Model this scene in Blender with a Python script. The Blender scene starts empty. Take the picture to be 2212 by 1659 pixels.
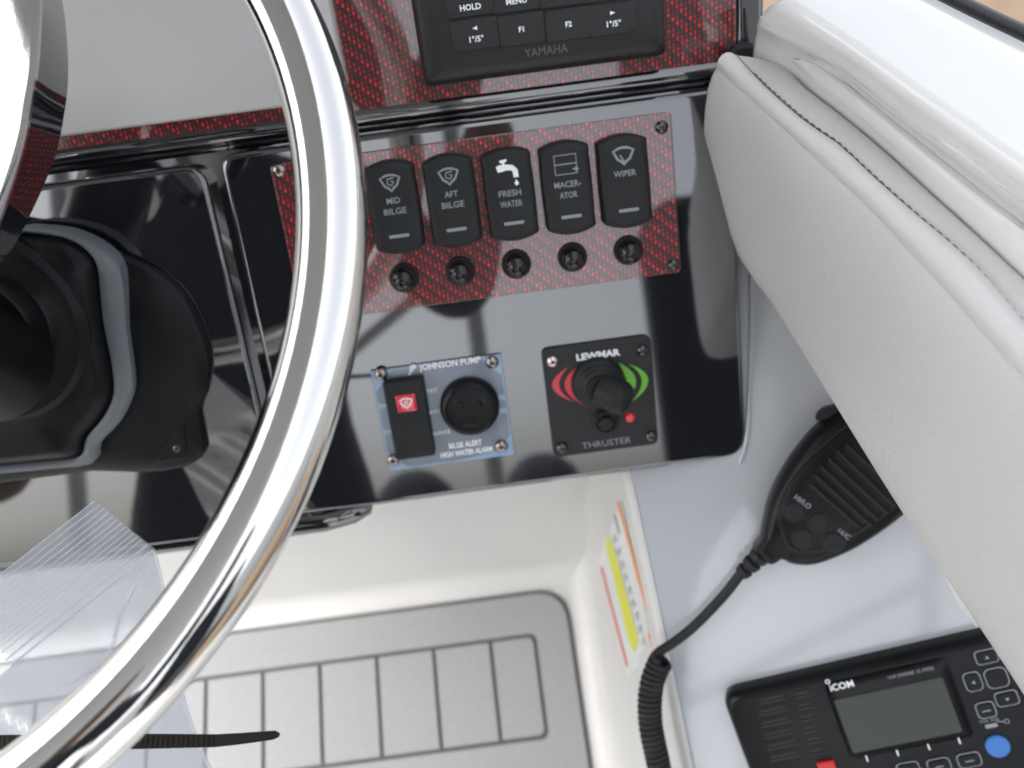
import bpy, bmesh, math, random
from mathutils import Vector, Matrix, Quaternion
random.seed(7)
sc = bpy.context.scene
COL = sc.collection
R = math.radians

# ------------------------------------------------------------------ camera
PW, PH, FPX = 2212.0, 1659.0, 1900.0          # photograph measured on a 2212 x 1659 grid
CAM = Vector((0, 0, 1.45))
PITCH, ROLL = R(47), R(7.6)
fw0 = Vector((0, math.cos(PITCH), -math.sin(PITCH)))
up0 = Vector((0, math.sin(PITCH), math.cos(PITCH)))
rt0 = Vector((1, 0, 0))
RT = rt0 * math.cos(ROLL) - up0 * math.sin(ROLL)
UP = rt0 * math.sin(ROLL) + up0 * math.cos(ROLL)
FW = fw0
cd = bpy.data.cameras.new('camera'); cam = bpy.data.objects.new('camera', cd); COL.objects.link(cam)
cd.sensor_width = 36; cd.lens = 36 * FPX / PW; cd.clip_start = 0.02; cd.clip_end = 2000
cam.matrix_world = Matrix((( RT.x, UP.x, -FW.x, CAM.x), (RT.y, UP.y, -FW.y, CAM.y), (RT.z, UP.z, -FW.z, CAM.z), (0, 0, 0, 1)))
cd.dof.use_dof = True; cd.dof.focus_distance = 0.36; cd.dof.aperture_fstop = 8.0
sc.camera = cam

# ------------------------------------------------------------------ light
SUN_EL, SUN_AZ = R(55), R(245)               # azimuth clockwise from +Y
w = bpy.data.worlds.new('World'); sc.world = w; w.use_nodes = True
nt = w.node_tree; bg = nt.nodes['Background']
sky = nt.nodes.new('ShaderNodeTexSky'); sky.sky_type = 'NISHITA'; sky.sun_disc = False
sky.sun_elevation = SUN_EL; sky.sun_rotation = SUN_AZ; sky.air_density = 1.0; sky.dust_density = 4.0; sky.ozone_density = 1.0
haze = nt.nodes.new('ShaderNodeHueSaturation'); haze.inputs['Saturation'].default_value = .28      # even milky cloud cover
nt.links.new(sky.outputs[0], haze.inputs['Color']); nt.links.new(haze.outputs[0], bg.inputs[0]); bg.inputs[1].default_value = 0.15
sl = bpy.data.lights.new('sun', 'SUN'); sl.energy = 1.0; sl.angle = R(16); sl.color = (1, .965, .91)
so = bpy.data.objects.new('sun', sl); COL.objects.link(so)
sd = Vector((math.sin(SUN_AZ) * math.cos(SUN_EL), math.cos(SUN_AZ) * math.cos(SUN_EL), math.sin(SUN_EL)))
so.rotation_euler = sd.to_track_quat('Z', 'Y').to_euler(); so.location = (0, -3, 6)
vs = sc.view_settings; vs.view_transform = 'Standard'; vs.look = 'None'; vs.gamma = 1; vs.exposure = 1.65; vs.use_curve_mapping = False
sc.cycles.use_denoising = True; sc.cycles.max_bounces = 10; sc.cycles.diffuse_bounces = 5; sc.cycles.transparent_max_bounces = 24
sc.cycles.caustics_reflective = False; sc.cycles.caustics_refractive = False
sc.cycles.sample_clamp_indirect = 6

# ------------------------------------------------------------------ pixel geometry
def ray(px, py): return FW + RT * ((px - PW / 2) / FPX) - UP * ((py - PH / 2) / FPX)
def at(px, py, d): return CAM + ray(px, py) * d
def at_z(px, py, z):
    r = ray(px, py); return CAM + r * ((z - CAM.z) / r.z)
def V(*a): return Vector(a)
class Plane:
    def __init__(s, o, n, u=None):
        s.o = o.copy(); s.n = n.normalized()
        u = (u or V(1, 0, 0)); s.u = (u - s.n * u.dot(s.n)).normalized(); s.v = s.n.cross(s.u)
    def hit(s, px, py, h=0):
        r = ray(px, py); return CAM + r * ((s.o + s.n * h - CAM).dot(s.n) / r.dot(s.n))
    def loc(s, p): d = p - s.o; return (d.dot(s.u), d.dot(s.v), d.dot(s.n))
    def uv(s, px, py, h=0): return s.loc(s.hit(px, py, h))[:2]
    def world(s, a, b, c=0): return s.o + s.u * a + s.v * b + s.n * c
    def mat(s): return Matrix(((s.u.x, s.v.x, s.n.x, s.o.x), (s.u.y, s.v.y, s.n.y, s.o.y), (s.u.z, s.v.z, s.n.z, s.o.z), (0, 0, 0, 1)))
    def moved(s, px, py, h=0, u=None): return Plane(s.hit(px, py) + s.n * h, s.n, u or s.u)
def px_size(px, py, d): return d / FPX      # metres per pixel at camera depth d

# ------------------------------------------------------------------ materials
MATS = {}
def mat(name, col, rough=.5, metal=0, coat=0, bump=None, spec=.5, noise=0, trans=0, alpha=1, emit=0, coat_rough=.03, nscale=40, rn=0):
    if name in MATS: return MATS[name]
    m = bpy.data.materials.new(name); m.use_nodes = True; MATS[name] = m
    n = m.node_tree.nodes; L = m.node_tree.links; b = n['Principled BSDF']
    c = (*col, 1); b.inputs['Base Color'].default_value = c
    b.inputs['Roughness'].default_value = rough; b.inputs['Metallic'].default_value = metal
    b.inputs['Coat Weight'].default_value = coat; b.inputs['Coat Roughness'].default_value = coat_rough
    b.inputs['Specular IOR Level'].default_value = spec; b.inputs['Alpha'].default_value = alpha
    b.inputs['Transmission Weight'].default_value = trans
    tc = n.new('ShaderNodeTexCoord')
    if noise or rn:
        t = n.new('ShaderNodeTexNoise'); t.inputs['Scale'].default_value = nscale; t.inputs['Detail'].default_value = 6
        L.new(tc.outputs['Object'], t.inputs['Vector'])
        if noise:
            mx = n.new('ShaderNodeMix'); mx.data_type = 'RGBA'
            mx.inputs[6].default_value = tuple(x * (1 - noise) for x in col) + (1,)
            mx.inputs[7].default_value = tuple(min(1, x * (1 + noise)) for x in col) + (1,)
            L.new(t.outputs['Fac'], mx.inputs[0]); L.new(mx.outputs[2], b.inputs['Base Color'])
        if rn:
            mr = n.new('ShaderNodeMapRange'); mr.inputs[1].default_value = .3; mr.inputs[2].default_value = .7
            mr.inputs[3].default_value = max(0, rough - rn); mr.inputs[4].default_value = rough + rn
            L.new(t.outputs['Fac'], mr.inputs[0]); L.new(mr.outputs[0], b.inputs['Roughness'])
    if bump:
        kind, scale, strength, dist = bump
        if kind == 'leather':
            t = n.new('ShaderNodeTexVoronoi'); t.feature = 'DISTANCE_TO_EDGE'; t.inputs['Scale'].default_value = scale
            nz = n.new('ShaderNodeTexNoise'); nz.inputs['Scale'].default_value = scale * .5; nz.inputs['Detail'].default_value = 4
            L.new(tc.outputs['Object'], nz.inputs['Vector'])
            va = n.new('ShaderNodeMix'); va.data_type = 'RGBA'; va.inputs[0].default_value = .012
            L.new(tc.outputs['Object'], va.inputs[6]); L.new(nz.outputs['Color'], va.inputs[7]); L.new(va.outputs[2], t.inputs['Vector'])
            out = t.outputs['Distance']
        else:
            t = n.new('ShaderNodeTexNoise'); t.inputs['Scale'].default_value = scale; t.inputs['Detail'].default_value = 5
            L.new(tc.outputs['Object'], t.inputs['Vector']); out = t.outputs['Fac']
        bp = n.new('ShaderNodeBump'); bp.inputs['Strength'].default_value = strength; bp.inputs['Distance'].default_value = dist
        L.new(out, bp.inputs['Height']); L.new(bp.outputs[0], b.inputs['Normal'])
    return m
def math_node(nt_, op, a, b=None, clamp=False):
    m = nt_.nodes.new('ShaderNodeMath'); m.operation = op; m.use_clamp = clamp
    for i, x in enumerate((a, b)):
        if x is None: continue
        if isinstance(x, (int, float)): m.inputs[i].default_value = x
        else: nt_.links.new(x, m.inputs[i])
    return m.outputs[0]
def carbon():
    m = bpy.data.materials.new('red_carbon_weave'); m.use_nodes = True; t = m.node_tree; n = t.nodes; L = t.links; b = n['Principled BSDF']
    tc = n.new('ShaderNodeTexCoord'); sx = n.new('ShaderNodeSeparateXYZ'); L.new(tc.outputs['Object'], sx.inputs[0])
    gx = math_node(t, 'DIVIDE', sx.outputs[0], .0022); gy = math_node(t, 'DIVIDE', sx.outputs[1], .0025)
    ix = math_node(t, 'FLOOR', gx)
    off = math_node(t, 'MULTIPLY', ix, .8); gy2 = math_node(t, 'ADD', gy, off)
    iy = math_node(t, 'FLOOR', gy2)
    fx = math_node(t, 'SUBTRACT', math_node(t, 'FRACT', gx), .5); fy = math_node(t, 'SUBTRACT', math_node(t, 'FRACT', gy2), .5)
    d = math_node(t, 'SQRT', math_node(t, 'ADD', math_node(t, 'POWER', math_node(t, 'MULTIPLY', fx, 1.5), 2), math_node(t, 'POWER', fy, 2)))
    mask = n.new('ShaderNodeMapRange'); mask.inputs[1].default_value = .52; mask.inputs[2].default_value = .26; L.new(d, mask.inputs[0])
    cv = n.new('ShaderNodeCombineXYZ'); L.new(ix, cv.inputs[0]); L.new(iy, cv.inputs[1])
    wn = n.new('ShaderNodeTexWhiteNoise'); L.new(cv.outputs[0], wn.inputs['Vector'])
    tw = math_node(t, 'MODULO', math_node(t, 'ADD', iy, 3000), 3)
    on = math_node(t, 'LESS_THAN', tw, .5); mid = math_node(t, 'LESS_THAN', tw, 1.5)
    lvl = math_node(t, 'ADD', math_node(t, 'ADD', math_node(t, 'MULTIPLY', on, .48), math_node(t, 'MULTIPLY', mid, .30)), .12)
    lvl = math_node(t, 'MULTIPLY', lvl, math_node(t, 'ADD', .45, math_node(t, 'MULTIPLY', wn.outputs['Value'], 1.0)))
    fac = math_node(t, 'MULTIPLY', mask.outputs[0], lvl, True)
    mx = n.new('ShaderNodeMix'); mx.data_type = 'RGBA'; mx.inputs[6].default_value = (.030, .010, .010, 1); mx.inputs[7].default_value = (.85, .018, .02, 1)
    L.new(fac, mx.inputs[0]); L.new(mx.outputs[2], b.inputs['Base Color'])
    b.inputs['Roughness'].default_value = .35; b.inputs['Coat Weight'].default_value = 1; b.inputs['Coat Roughness'].default_value = .02
    b.inputs['Coat IOR'].default_value = 1.8
    return m
BLACK = mat('gloss_black_plastic', (.008, .009, .011), .06, coat=1, coat_rough=.015, bump=('n', 9, .02, .002), spec=.6); BLACK.node_tree.nodes['Principled BSDF'].inputs['Coat IOR'].default_value = 2.0
GAP = mat('dark_gap', (.004, .004, .005), .5)
def dust(m, scale, amount):
    t = m.node_tree; n = t.nodes; L = t.links; b = n['Principled BSDF']; tc = n.new('ShaderNodeTexCoord')
    v = n.new('ShaderNodeTexVoronoi'); v.inputs['Scale'].default_value = scale; L.new(tc.outputs['Object'], v.inputs['Vector'])
    nz = n.new('ShaderNodeTexNoise'); nz.inputs['Scale'].default_value = scale * .06; nz.inputs['Detail'].default_value = 8; L.new(tc.outputs['Object'], nz.inputs['Vector'])
    sp_ = math_node(t, 'MULTIPLY', math_node(t, 'LESS_THAN', v.outputs['Distance'], .16), math_node(t, 'GREATER_THAN', nz.outputs['Fac'], .56))
    film = math_node(t, 'MULTIPLY', math_node(t, 'SUBTRACT', nz.outputs['Fac'], .42, True), .35)
    f = math_node(t, 'MULTIPLY', math_node(t, 'ADD', sp_, film), amount, True)
    c0 = tuple(b.inputs['Base Color'].default_value); mx = n.new('ShaderNodeMix'); mx.data_type = 'RGBA'; mx.inputs[6].default_value = c0; mx.inputs[7].default_value = (.35, .34, .32, 1)
    L.new(f, mx.inputs[0]); L.new(mx.outputs[2], b.inputs['Base Color'])
    L.new(math_node(t, 'ADD', math_node(t, 'MULTIPLY', f, .6), .012), b.inputs['Coat Roughness'])
dust(BLACK, 190, .035)
CARBON = carbon()
RUB = mat('matt_black_rubber', (.017, .018, .019), .5, spec=.25, noise=.25, bump=('n', 900, .12, .0003), nscale=60)
KEYPL = mat('charcoal_plastic', (.017, .017, .0175), .40, spec=.35, noise=.2, bump=('n', 1200, .15, .0002))
SOFT = mat('black_satin_plastic', (.0065, .007, .008), .34, spec=.2, noise=.25, bump=('n', 700, .1, .0003), rn=.08)
WHITEP = mat('white_print', (.88, .90, .93), .5)
GREYP = mat('grey_print', (.27, .28, .31), .5)
FAINT = mat('faint_print', (.10, .10, .10), .5)
CHROME = mat('polished_steel', (.80, .785, .76), .085, metal=1, bump=('n', 600, .02, .0004), rn=.055, nscale=28)
STEEL = mat('screw_steel', (.34, .30, .27), .25, metal=1, noise=.3, nscale=300)
DSCREW = mat('dark_screw', (.10, .10, .10), .25, metal=1)
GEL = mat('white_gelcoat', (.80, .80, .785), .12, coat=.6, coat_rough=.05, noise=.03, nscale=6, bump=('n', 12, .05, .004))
GEL_SHADE = mat('gelcoat_sky_shade_tint', (.46, .48, .505), .12, coat=.7, coat_rough=.04, noise=.03, nscale=6, bump=('n', 12, .06, .004))  # same gelcoat as the gunwale; sky reflection and shade tinted into its colour
GELM = mat('white_gelcoat_matt', (.62, .61, .59), .4, noise=.07, nscale=14, bump=('n', 400, .05, .0004))
COVER = mat('white_cover_plastic', (.53, .53, .525), .35, bump=('n', 1500, .08, .0002))
VINYL = mat('pale_grey_vinyl', (.67, .66, .645), .42, noise=.03, nscale=15, bump=('leather', 420, .25, .0009))
THREAD = mat('grey_thread', (.16, .165, .18), .7)
FOAM = mat('grey_foam', (.31, .315, .32), .75, noise=.10, nscale=240, bump=('n', 1500, .3, .0004))
GROOVE = mat('groove_grey', (.10, .108, .105), .8)
TRIM = mat('grey_gasket', (.16, .175, .19), .45, noise=.1)
RED = mat('red_print', (.62, .055, .07), .5)
GREEN = mat('green_print', (.16, .50, .04), .5)
LENS = mat('red_lens', (.62, .015, .03), .15, coat=1)
LED = mat('red_led', (.70, .03, .05), .12, coat=1)
BLUEP = mat('pale_blue_print', (.23, .36, .52), .2, coat=.4)
PLATE = mat('grey_polycarbonate', (.17, .20, .25), .14, coat=.5, coat_rough=.02, spec=.3, noise=.12, nscale=60)
LCD = mat('lcd_glass', (.050, .056, .045), .35, spec=.25)
BLUE = mat('blue_button', (.035, .16, .48), .4)
REDB = mat('red_button', (.50, .012, .015), .35)
PAPER = mat('sticker_paper', (.70, .71, .70), .3)
ORANGE = mat('orange_print', (.80, .27, .06), .4)
YELLOW = mat('yellow_print', (.66, .66, .04), .4)
SRED = mat('sticker_red', (.75, .14, .10), .4)
RAIL = mat('black_rail', (.012, .012, .014), .35)
NAVY = mat('navy_fabric', (.02, .025, .04), .8)
WHITET = mat('hardtop_white', (.70, .73, .77), .4, noise=.03)
TIE = mat('tie_nylon', (.018, .015, .013), .42, spec=.3, noise=.3, nscale=200)

# ------------------------------------------------------------------ mesh helpers
def obj(name, verts, faces, m, parent=None, smooth=False, bevel=0, segs=3, mw=None, angle=38):
    me = bpy.data.meshes.new(name); me.from_pydata([tuple(v) for v in verts], [], faces); me.update()
    bm = bmesh.new(); bm.from_mesh(me); bmesh.ops.recalc_face_normals(bm, faces=bm.faces); bm.to_mesh(me); bm.free()
    me.materials.append(m)
    o = bpy.data.objects.new(name, me); COL.objects.link(o)
    if smooth or bevel:
        for p in me.polygons: p.use_smooth = True
        if not bevel: me.set_sharp_from_angle(angle=R(angle))
    if bevel:
        b = o.modifiers.new('bevel', 'BEVEL'); b.width = bevel; b.segments = segs; b.limit_method = 'ANGLE'; b.angle_limit = R(40); b.harden_normals = True
    if parent: o.parent = parent
    if mw is not None: o.matrix_world = mw
    return o
def tag(o, label, cat, group=None, kind=None):
    if label: o['label'] = label
    if cat: o['category'] = cat
    if group: o['group'] = group
    if kind: o['kind'] = kind
    return o
def thing(name, label, cat, mw=None, group=None):
    o = bpy.data.objects.new(name, None); COL.objects.link(o); o.empty_display_size = .02
    if mw is not None: o.matrix_world = mw
    return tag(o, label, cat, group)
def struct(o): o['kind'] = 'structure'; return o
def rrect(w, h, r, n=6, cx=0, cy=0):
    pts = []
    for sx, sy, a0 in ((1, 1, 0), (-1, 1, 90), (-1, -1, 180), (1, -1, 270)):
        for k in range(n + 1):
            a = R(a0 + 90 * k / n); pts.append((cx + sx * (w / 2 - r) + r * math.cos(a), cy + sy * (h / 2 - r) + r * math.sin(a)))
    return pts
def circ(r, n=32, cx=0, cy=0): return [(cx + r * math.cos(2 * math.pi * k / n), cy + r * math.sin(2 * math.pi * k / n)) for k in range(n)]
def round_poly(pts, r, n=6):
    out = []; N = len(pts)
    for i in range(N):
        p0, p1, p2 = (Vector(pts[i - 1]), Vector(pts[i]), Vector(pts[(i + 1) % N]))
        ri = r[i] if isinstance(r, (list, tuple)) else r
        if ri <= 0: out.append(tuple(p1)); continue
        a = (p0 - p1); b = (p2 - p1); l = min(ri, a.length * .48, b.length * .48); a.normalize(); b.normalize()
        s, e = p1 + a * l, p1 + b * l
        for k in range(n + 1):
            t = k / n; q = s * (1 - t) ** 2 + p1 * 2 * t * (1 - t) + e * t * t; out.append(tuple(q))
    return out
def catmull(pts, n=6, closed=False):
    P = [Vector(p) for p in pts]; N = len(P); out = []
    for i in range(N if closed else N - 1):
        g = (lambda k: P[k % N]) if closed else (lambda k: P[max(0, min(N - 1, k))])
        a, b, c, d = g(i - 1), g(i), g(i + 1), g(i + 2)
        for k in range(n):
            t = k / n
            out.append(.5 * ((2 * b) + (c - a) * t + (2 * a - 5 * b + 4 * c - d) * t * t + (3 * b - a - 3 * c + d) * t ** 3))
    if not closed: out.append(P[-1])
    return out
def stack(poly, levels, zf=None):
    """outline polygon lofted through (inset, z) levels, closed by a fan on top"""
    xs = [p[0] for p in poly]; ys = [p[1] for p in poly]
    cx, cy = (max(xs) + min(xs)) / 2, (max(ys) + min(ys)) / 2; hw, hh = (max(xs) - min(xs)) / 2, (max(ys) - min(ys)) / 2
    zm = max(z for _, z in levels) or 1; n = len(poly); vs, fs = [], []
    for ins, z in levels:
        for x, y in poly:
            X = cx + (x - cx) * max(0, 1 - ins / hw); Y = cy + (y - cy) * max(0, 1 - ins / hh)
            vs.append((X, Y, z + (zf(X - cx, Y - cy) * z / zm if zf else 0)))
    for k in range(len(levels) - 1):
        for i in range(n): fs.append((k * n + i, k * n + (i + 1) % n, (k + 1) * n + (i + 1) % n, (k + 1) * n + i))
    # inner rings so the cap can follow a curved height
    base = (len(levels) - 1) * n; ins, z = levels[-1]
    for s in (.66, .33):
        st = len(vs)
        for i in range(n):
            x = cx + (vs[base + i][0] - cx) * s if s == .66 else cx + (vs[base + i][0] - cx) * .5
            y = cy + (vs[base + i][1] - cy) * s if s == .66 else cy + (vs[base + i][1] - cy) * .5
            vs.append((x, y, z + (zf(x - cx, y - cy) * z / zm if zf else 0)))
        for i in range(n): fs.append((base + i, base + (i + 1) % n, st + (i + 1) % n, st + i))
        base = st
    vs.append((cx, cy, z + (zf(0, 0) * z / zm if zf else 0))); c = len(vs) - 1
    for i in range(n): fs.append((base + i, base + (i + 1) % n, c))
    return vs, fs
def prism(poly, z0, z1):
    n = len(poly)
    vs = [(x, y, z0) for x, y in poly] + [(x, y, z1) for x, y in poly]
    fs = [tuple(range(n))[::-1], tuple(range(n, 2 * n))] + [(i, (i + 1) % n, n + (i + 1) % n, n + i) for i in range(n)]
    return vs, fs
def lathe(prof, n=32, cx=0, cy=0):
    vs, fs = [], []
    for r, z in prof:
        for k in range(n): a = 2 * math.pi * k / n; vs.append((cx + r * math.cos(a), cy + r * math.sin(a), z))
    for j in range(len(prof) - 1):
        for k in range(n): fs.append((j * n + k, j * n + (k + 1) % n, (j + 1) * n + (k + 1) % n, (j + 1) * n + k))
    fs.append(tuple(range(n))[::-1]); fs.append(tuple((len(prof) - 1) * n + k for k in range(n)))
    return vs, fs
def tube(pts, r, n=12, closed=False, caps=True):
    P = [Vector(p) for p in pts]; N = len(P); vs, fs = [], []
    T = [((P[(i + 1) % N] if closed or i < N - 1 else P[i]) - (P[i - 1] if closed or i > 0 else P[i])).normalized() for i in range(N)]
    a = Vector((0, 0, 1)); a = a if abs(T[0].dot(a)) < .9 else Vector((1, 0, 0))
    nrm = (a - T[0] * a.dot(T[0])).normalized()
    for i in range(N):
        if i: nrm = (T[i - 1].rotation_difference(T[i]) @ nrm); nrm = (nrm - T[i] * nrm.dot(T[i])).normalized()
        b = T[i].cross(nrm); ri = r[i] if isinstance(r, (list, tuple)) else r
        for k in range(n): q = 2 * math.pi * k / n; vs.append(P[i] + (nrm * math.cos(q) + b * math.sin(q)) * ri)
    for i in range(N if closed else N - 1):
        j = (i + 1) % N
        for k in range(n): fs.append((i * n + k, i * n + (k + 1) % n, j * n + (k + 1) % n, j * n + k))
    if not closed and caps: fs.append(tuple(range(n))[::-1]); fs.append(tuple((N - 1) * n + k for k in range(n)))
    return vs, fs
def join(*parts):
    vs, fs = [], []
    for v, f in parts:
        o = len(vs); vs += [tuple(x) for x in v]; fs += [tuple(i + o for i in q) for q in f]
    return vs, fs
def shift(vf, dx=0, dy=0, dz=0): return [(v[0] + dx, v[1] + dy, v[2] + dz) for v in vf[0]], vf[1]
def strip(pts, wd, z=0, closed=False, zf=None, th=.00012):
    P = [Vector((p[0], p[1])) for p in pts]; N = len(P); L_, R_ = [], []
    for i in range(N):
        a = P[i - 1] if closed or i > 0 else P[i]; b = P[(i + 1) % N] if closed or i < N - 1 else P[i]
        t = (b - a).normalized(); nn = Vector((-t.y, t.x)); wi = wd[i] if isinstance(wd, (list, tuple)) else wd
        L_.append(P[i] + nn * wi / 2); R_.append(P[i] - nn * wi / 2)
    q = lambda p: (p.x, p.y, z + (zf(p.x, p.y) if zf else 0))
    vs = [q(p) for p in L_] + [q(p) for p in R_]
    fs = [(i, (i + 1) % N, N + (i + 1) % N, N + i) for i in range(N if closed else N - 1)]
    return vs, fs
def flat(poly, z=0, zf=None):
    return [(x, y, z + (zf(x, y) if zf else 0)) for x, y in poly], [tuple(range(len(poly)))]
def text_mesh(s, size, x=0, y=0, z=0, width=None, zf=None, shear=0, bold=0, align='CENTER', spacing=1.0):
    cu = bpy.data.curves.new('t', 'FONT'); cu.body = s; cu.size = size; cu.align_x = align; cu.align_y = 'CENTER'; cu.shear = shear; cu.offset = bold
    cu.resolution_u = 2; cu.space_character = spacing
    o = bpy.data.objects.new('t', cu); COL.objects.link(o)
    dg = bpy.context.evaluated_depsgraph_get(); me = bpy.data.meshes.new_from_object(o.evaluated_get(dg))
    vs = [v.co.copy() for v in me.vertices]; fs = [tuple(p.vertices) for p in me.polygons]
    bpy.data.objects.remove(o); bpy.data.curves.remove(cu); bpy.data.meshes.remove(me)
    xs = [v.x for v in vs]; k = 1
    if width and xs: k = width / (max(xs) - min(xs))
    return [(v.x * k + x, v.y + y, z + (zf(v.x * k + x, v.y + y) if zf else 0)) for v in vs], fs
def loft(rows, m, name, parent=None, smooth=True, closed=False, angle=50):
    n = len(rows[0]); vs = [p for r_ in rows for p in r_]; fs = []
    for i in range(len(rows) - 1):
        for k in range(n if closed else n - 1):
            fs.append((i * n + k, i * n + (k + 1) % n, (i + 1) * n + (k + 1) % n, (i + 1) * n + k))
    return obj(name, vs, fs, m, parent, smooth=smooth, angle=angle)
def screw(parent, x, y, r, m, z=0, cap=1.0):
    o = obj('screw', *lathe([(r, z), (r, z + r * .25), (r * .85, z + r * .55), (r * .5, z + r * .75), (r * .34, z + r * .78)], 20, x, y), m, parent, smooth=True)
    obj('socket', *flat(circ(r * .33, 6, x, y), z + r * .79), GAP, o)
    return o

# ================================================================== the place round the helm
g = 60
struct(obj('water', [(-900, -900, -.75), (900, -900, -.75), (900, 900, -.75), (-900, 900, -.75)], [(0, 1, 2, 3)], mat('brown_water', (.055, .062, .062), .3, noise=.3, nscale=.8, bump=('n', 3.5, .5, .08))))

# ------------------------------------------------------------------ planes of the console
LOW = Plane(at(1130, 640, .48), V(0, -math.cos(R(28)), math.sin(R(28))))          # lower dash face
UPP = Plane(LOW.hit(1000, 208, 0) - LOW.n * .004, V(0, -math.cos(R(20)), math.sin(R(20))))
POD = Plane(at(1850, 1500, .512), V(-.312, -.733, .683), V(.917, -.055, .359))
FOOT = Plane(at(900, 1450, .85), V(0, -math.sin(R(19)), math.cos(R(19))))
WALL = Plane(FOOT.hit(980, 1248), V(0, -1, .06))

# ================================================================== dashboard
dash = thing('dashboard', 'glossy black moulded boat dashboard carrying the switch panels', 'dashboard', LOW.mat())
def rect_uv(pl, uL, uR, vB, vT): return [(uL, vB), (uR, vB), (uR, vT), (uL, vT)]
uL = (LOW.uv(470, 335)[0] + LOW.uv(598, 900)[0]) / 2; uR = LOW.uv(1600, 640)[0]
vT = LOW.uv(900, 277)[1]; vB = LOW.uv(1000, 1066)[1]
obj('switch_face', *prism(round_poly(rect_uv(LOW, uL, uR, vB, vT), [.004, .014, .012, .010]), -.022, 0), BLACK, dash, bevel=.0045, segs=4)
uLL = LOW.uv(-420, 700)[0]; uLR = (LOW.uv(432, 352)[0] + LOW.uv(575, 925)[0]) / 2
vLT = LOW.uv(300, 372)[1]; vLB = LOW.uv(200, 1200)[1]
obj('steering_face', *prism(round_poly(rect_uv(LOW, uLL, uLR, vLB, vLT), [.004, .006, .012, .004]), -.022, -.001), BLACK, dash, bevel=.004, segs=4)
obj('backing', *prism(rect_uv(LOW, uLL, uR - .006, vLB + .002, vT + .028), -.040, -.011), BLACK, dash, bevel=.003)
# rounded lower lip below the steering face
p0 = LOW.uv(-420, 1290); p1 = LOW.uv(800, 1128)
obj('lower_lip', *tube([(p0[0], p0[1] - .002, -.018), (p1[0] - .03, p0[1] * .0 + p1[1] - .001, -.018), (p1[0] - .012, p1[1] + .0005, -.018), (p1[0] - .003, p1[1] + .002, -.018), (p1[0], p1[1] + .004, -.018)], [.0095, .0095, .008, .005, .001], 16), BLACK, dash, smooth=True)
# moulding between the two faces: a rounded bead and a dark channel
vm = LOW.uv(900, 236)[1]
obj('moulding', *tube([(uLL, vm, -.008), (uR + .02, vm, -.008)], .0052, 20), BLACK, dash, smooth=True)
vm2 = LOW.uv(900, 258)[1]
obj('moulding', *tube([(uLL, vm2, -.0115), (uR + .02, vm2, -.0115)], .0036, 16), BLACK, dash, smooth=True)

vw0 = LOW.uv(1600, 470)[1]
obj('reflection_blocker', *prism([(uR - .003, vw0), (uR + .010, vw0), (uR + .010, vT + .02), (uR - .003, vT + .02)], -.02, .012), mat('blocker_black', (.006, .006, .007), .35, spec=.25), dash, bevel=.003)  # added blocker behind the bolster, meant to black out its reflection in the dash
# upper face: woven red panel, display cover, engine display
uA = UPP.uv(-420, 320)[0]; uB = UPP.uv(1592, 130)[0]; vA = UPP.uv(1000, 214)[1]; vU = UPP.uv(1000, -320)[1]
upf = thing('instrument_panel', 'red woven carbon instrument panel above the black moulding', 'panel', UPP.mat())
obj('plate', *prism(rect_uv(UPP, uA, uB, vA, vU), -.006, 0), CARBON, upf, bevel=.001)
uC = UPP.uv(1650, 60)[0]
obj('edge_trim', *prism(rect_uv(UPP, uB, uC, vA - .004, vU), -.02, .001), BLACK, upf, bevel=.003)

cv = UPP.moved(400, 100)
cover = thing('display_cover', 'flat pale grey sun cover over a display, behind the wheel rim', 'cover', cv.mat())
a = cv.uv(752, 212, .012); b = cv.uv(300, 275, .012)
obj('face', *stack(round_poly([(cv.uv(-420, 0)[0], b[1]), (a[0], b[1]), (a[0], cv.uv(0, -330)[1]), (cv.uv(-420, 0)[0], cv.uv(0, -330)[1])], [.003, .009, .009, .003]), [(0, .0002), (0, .009), (.0008, .0112), (.002, .012)]), COVER, cover, smooth=True)

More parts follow.
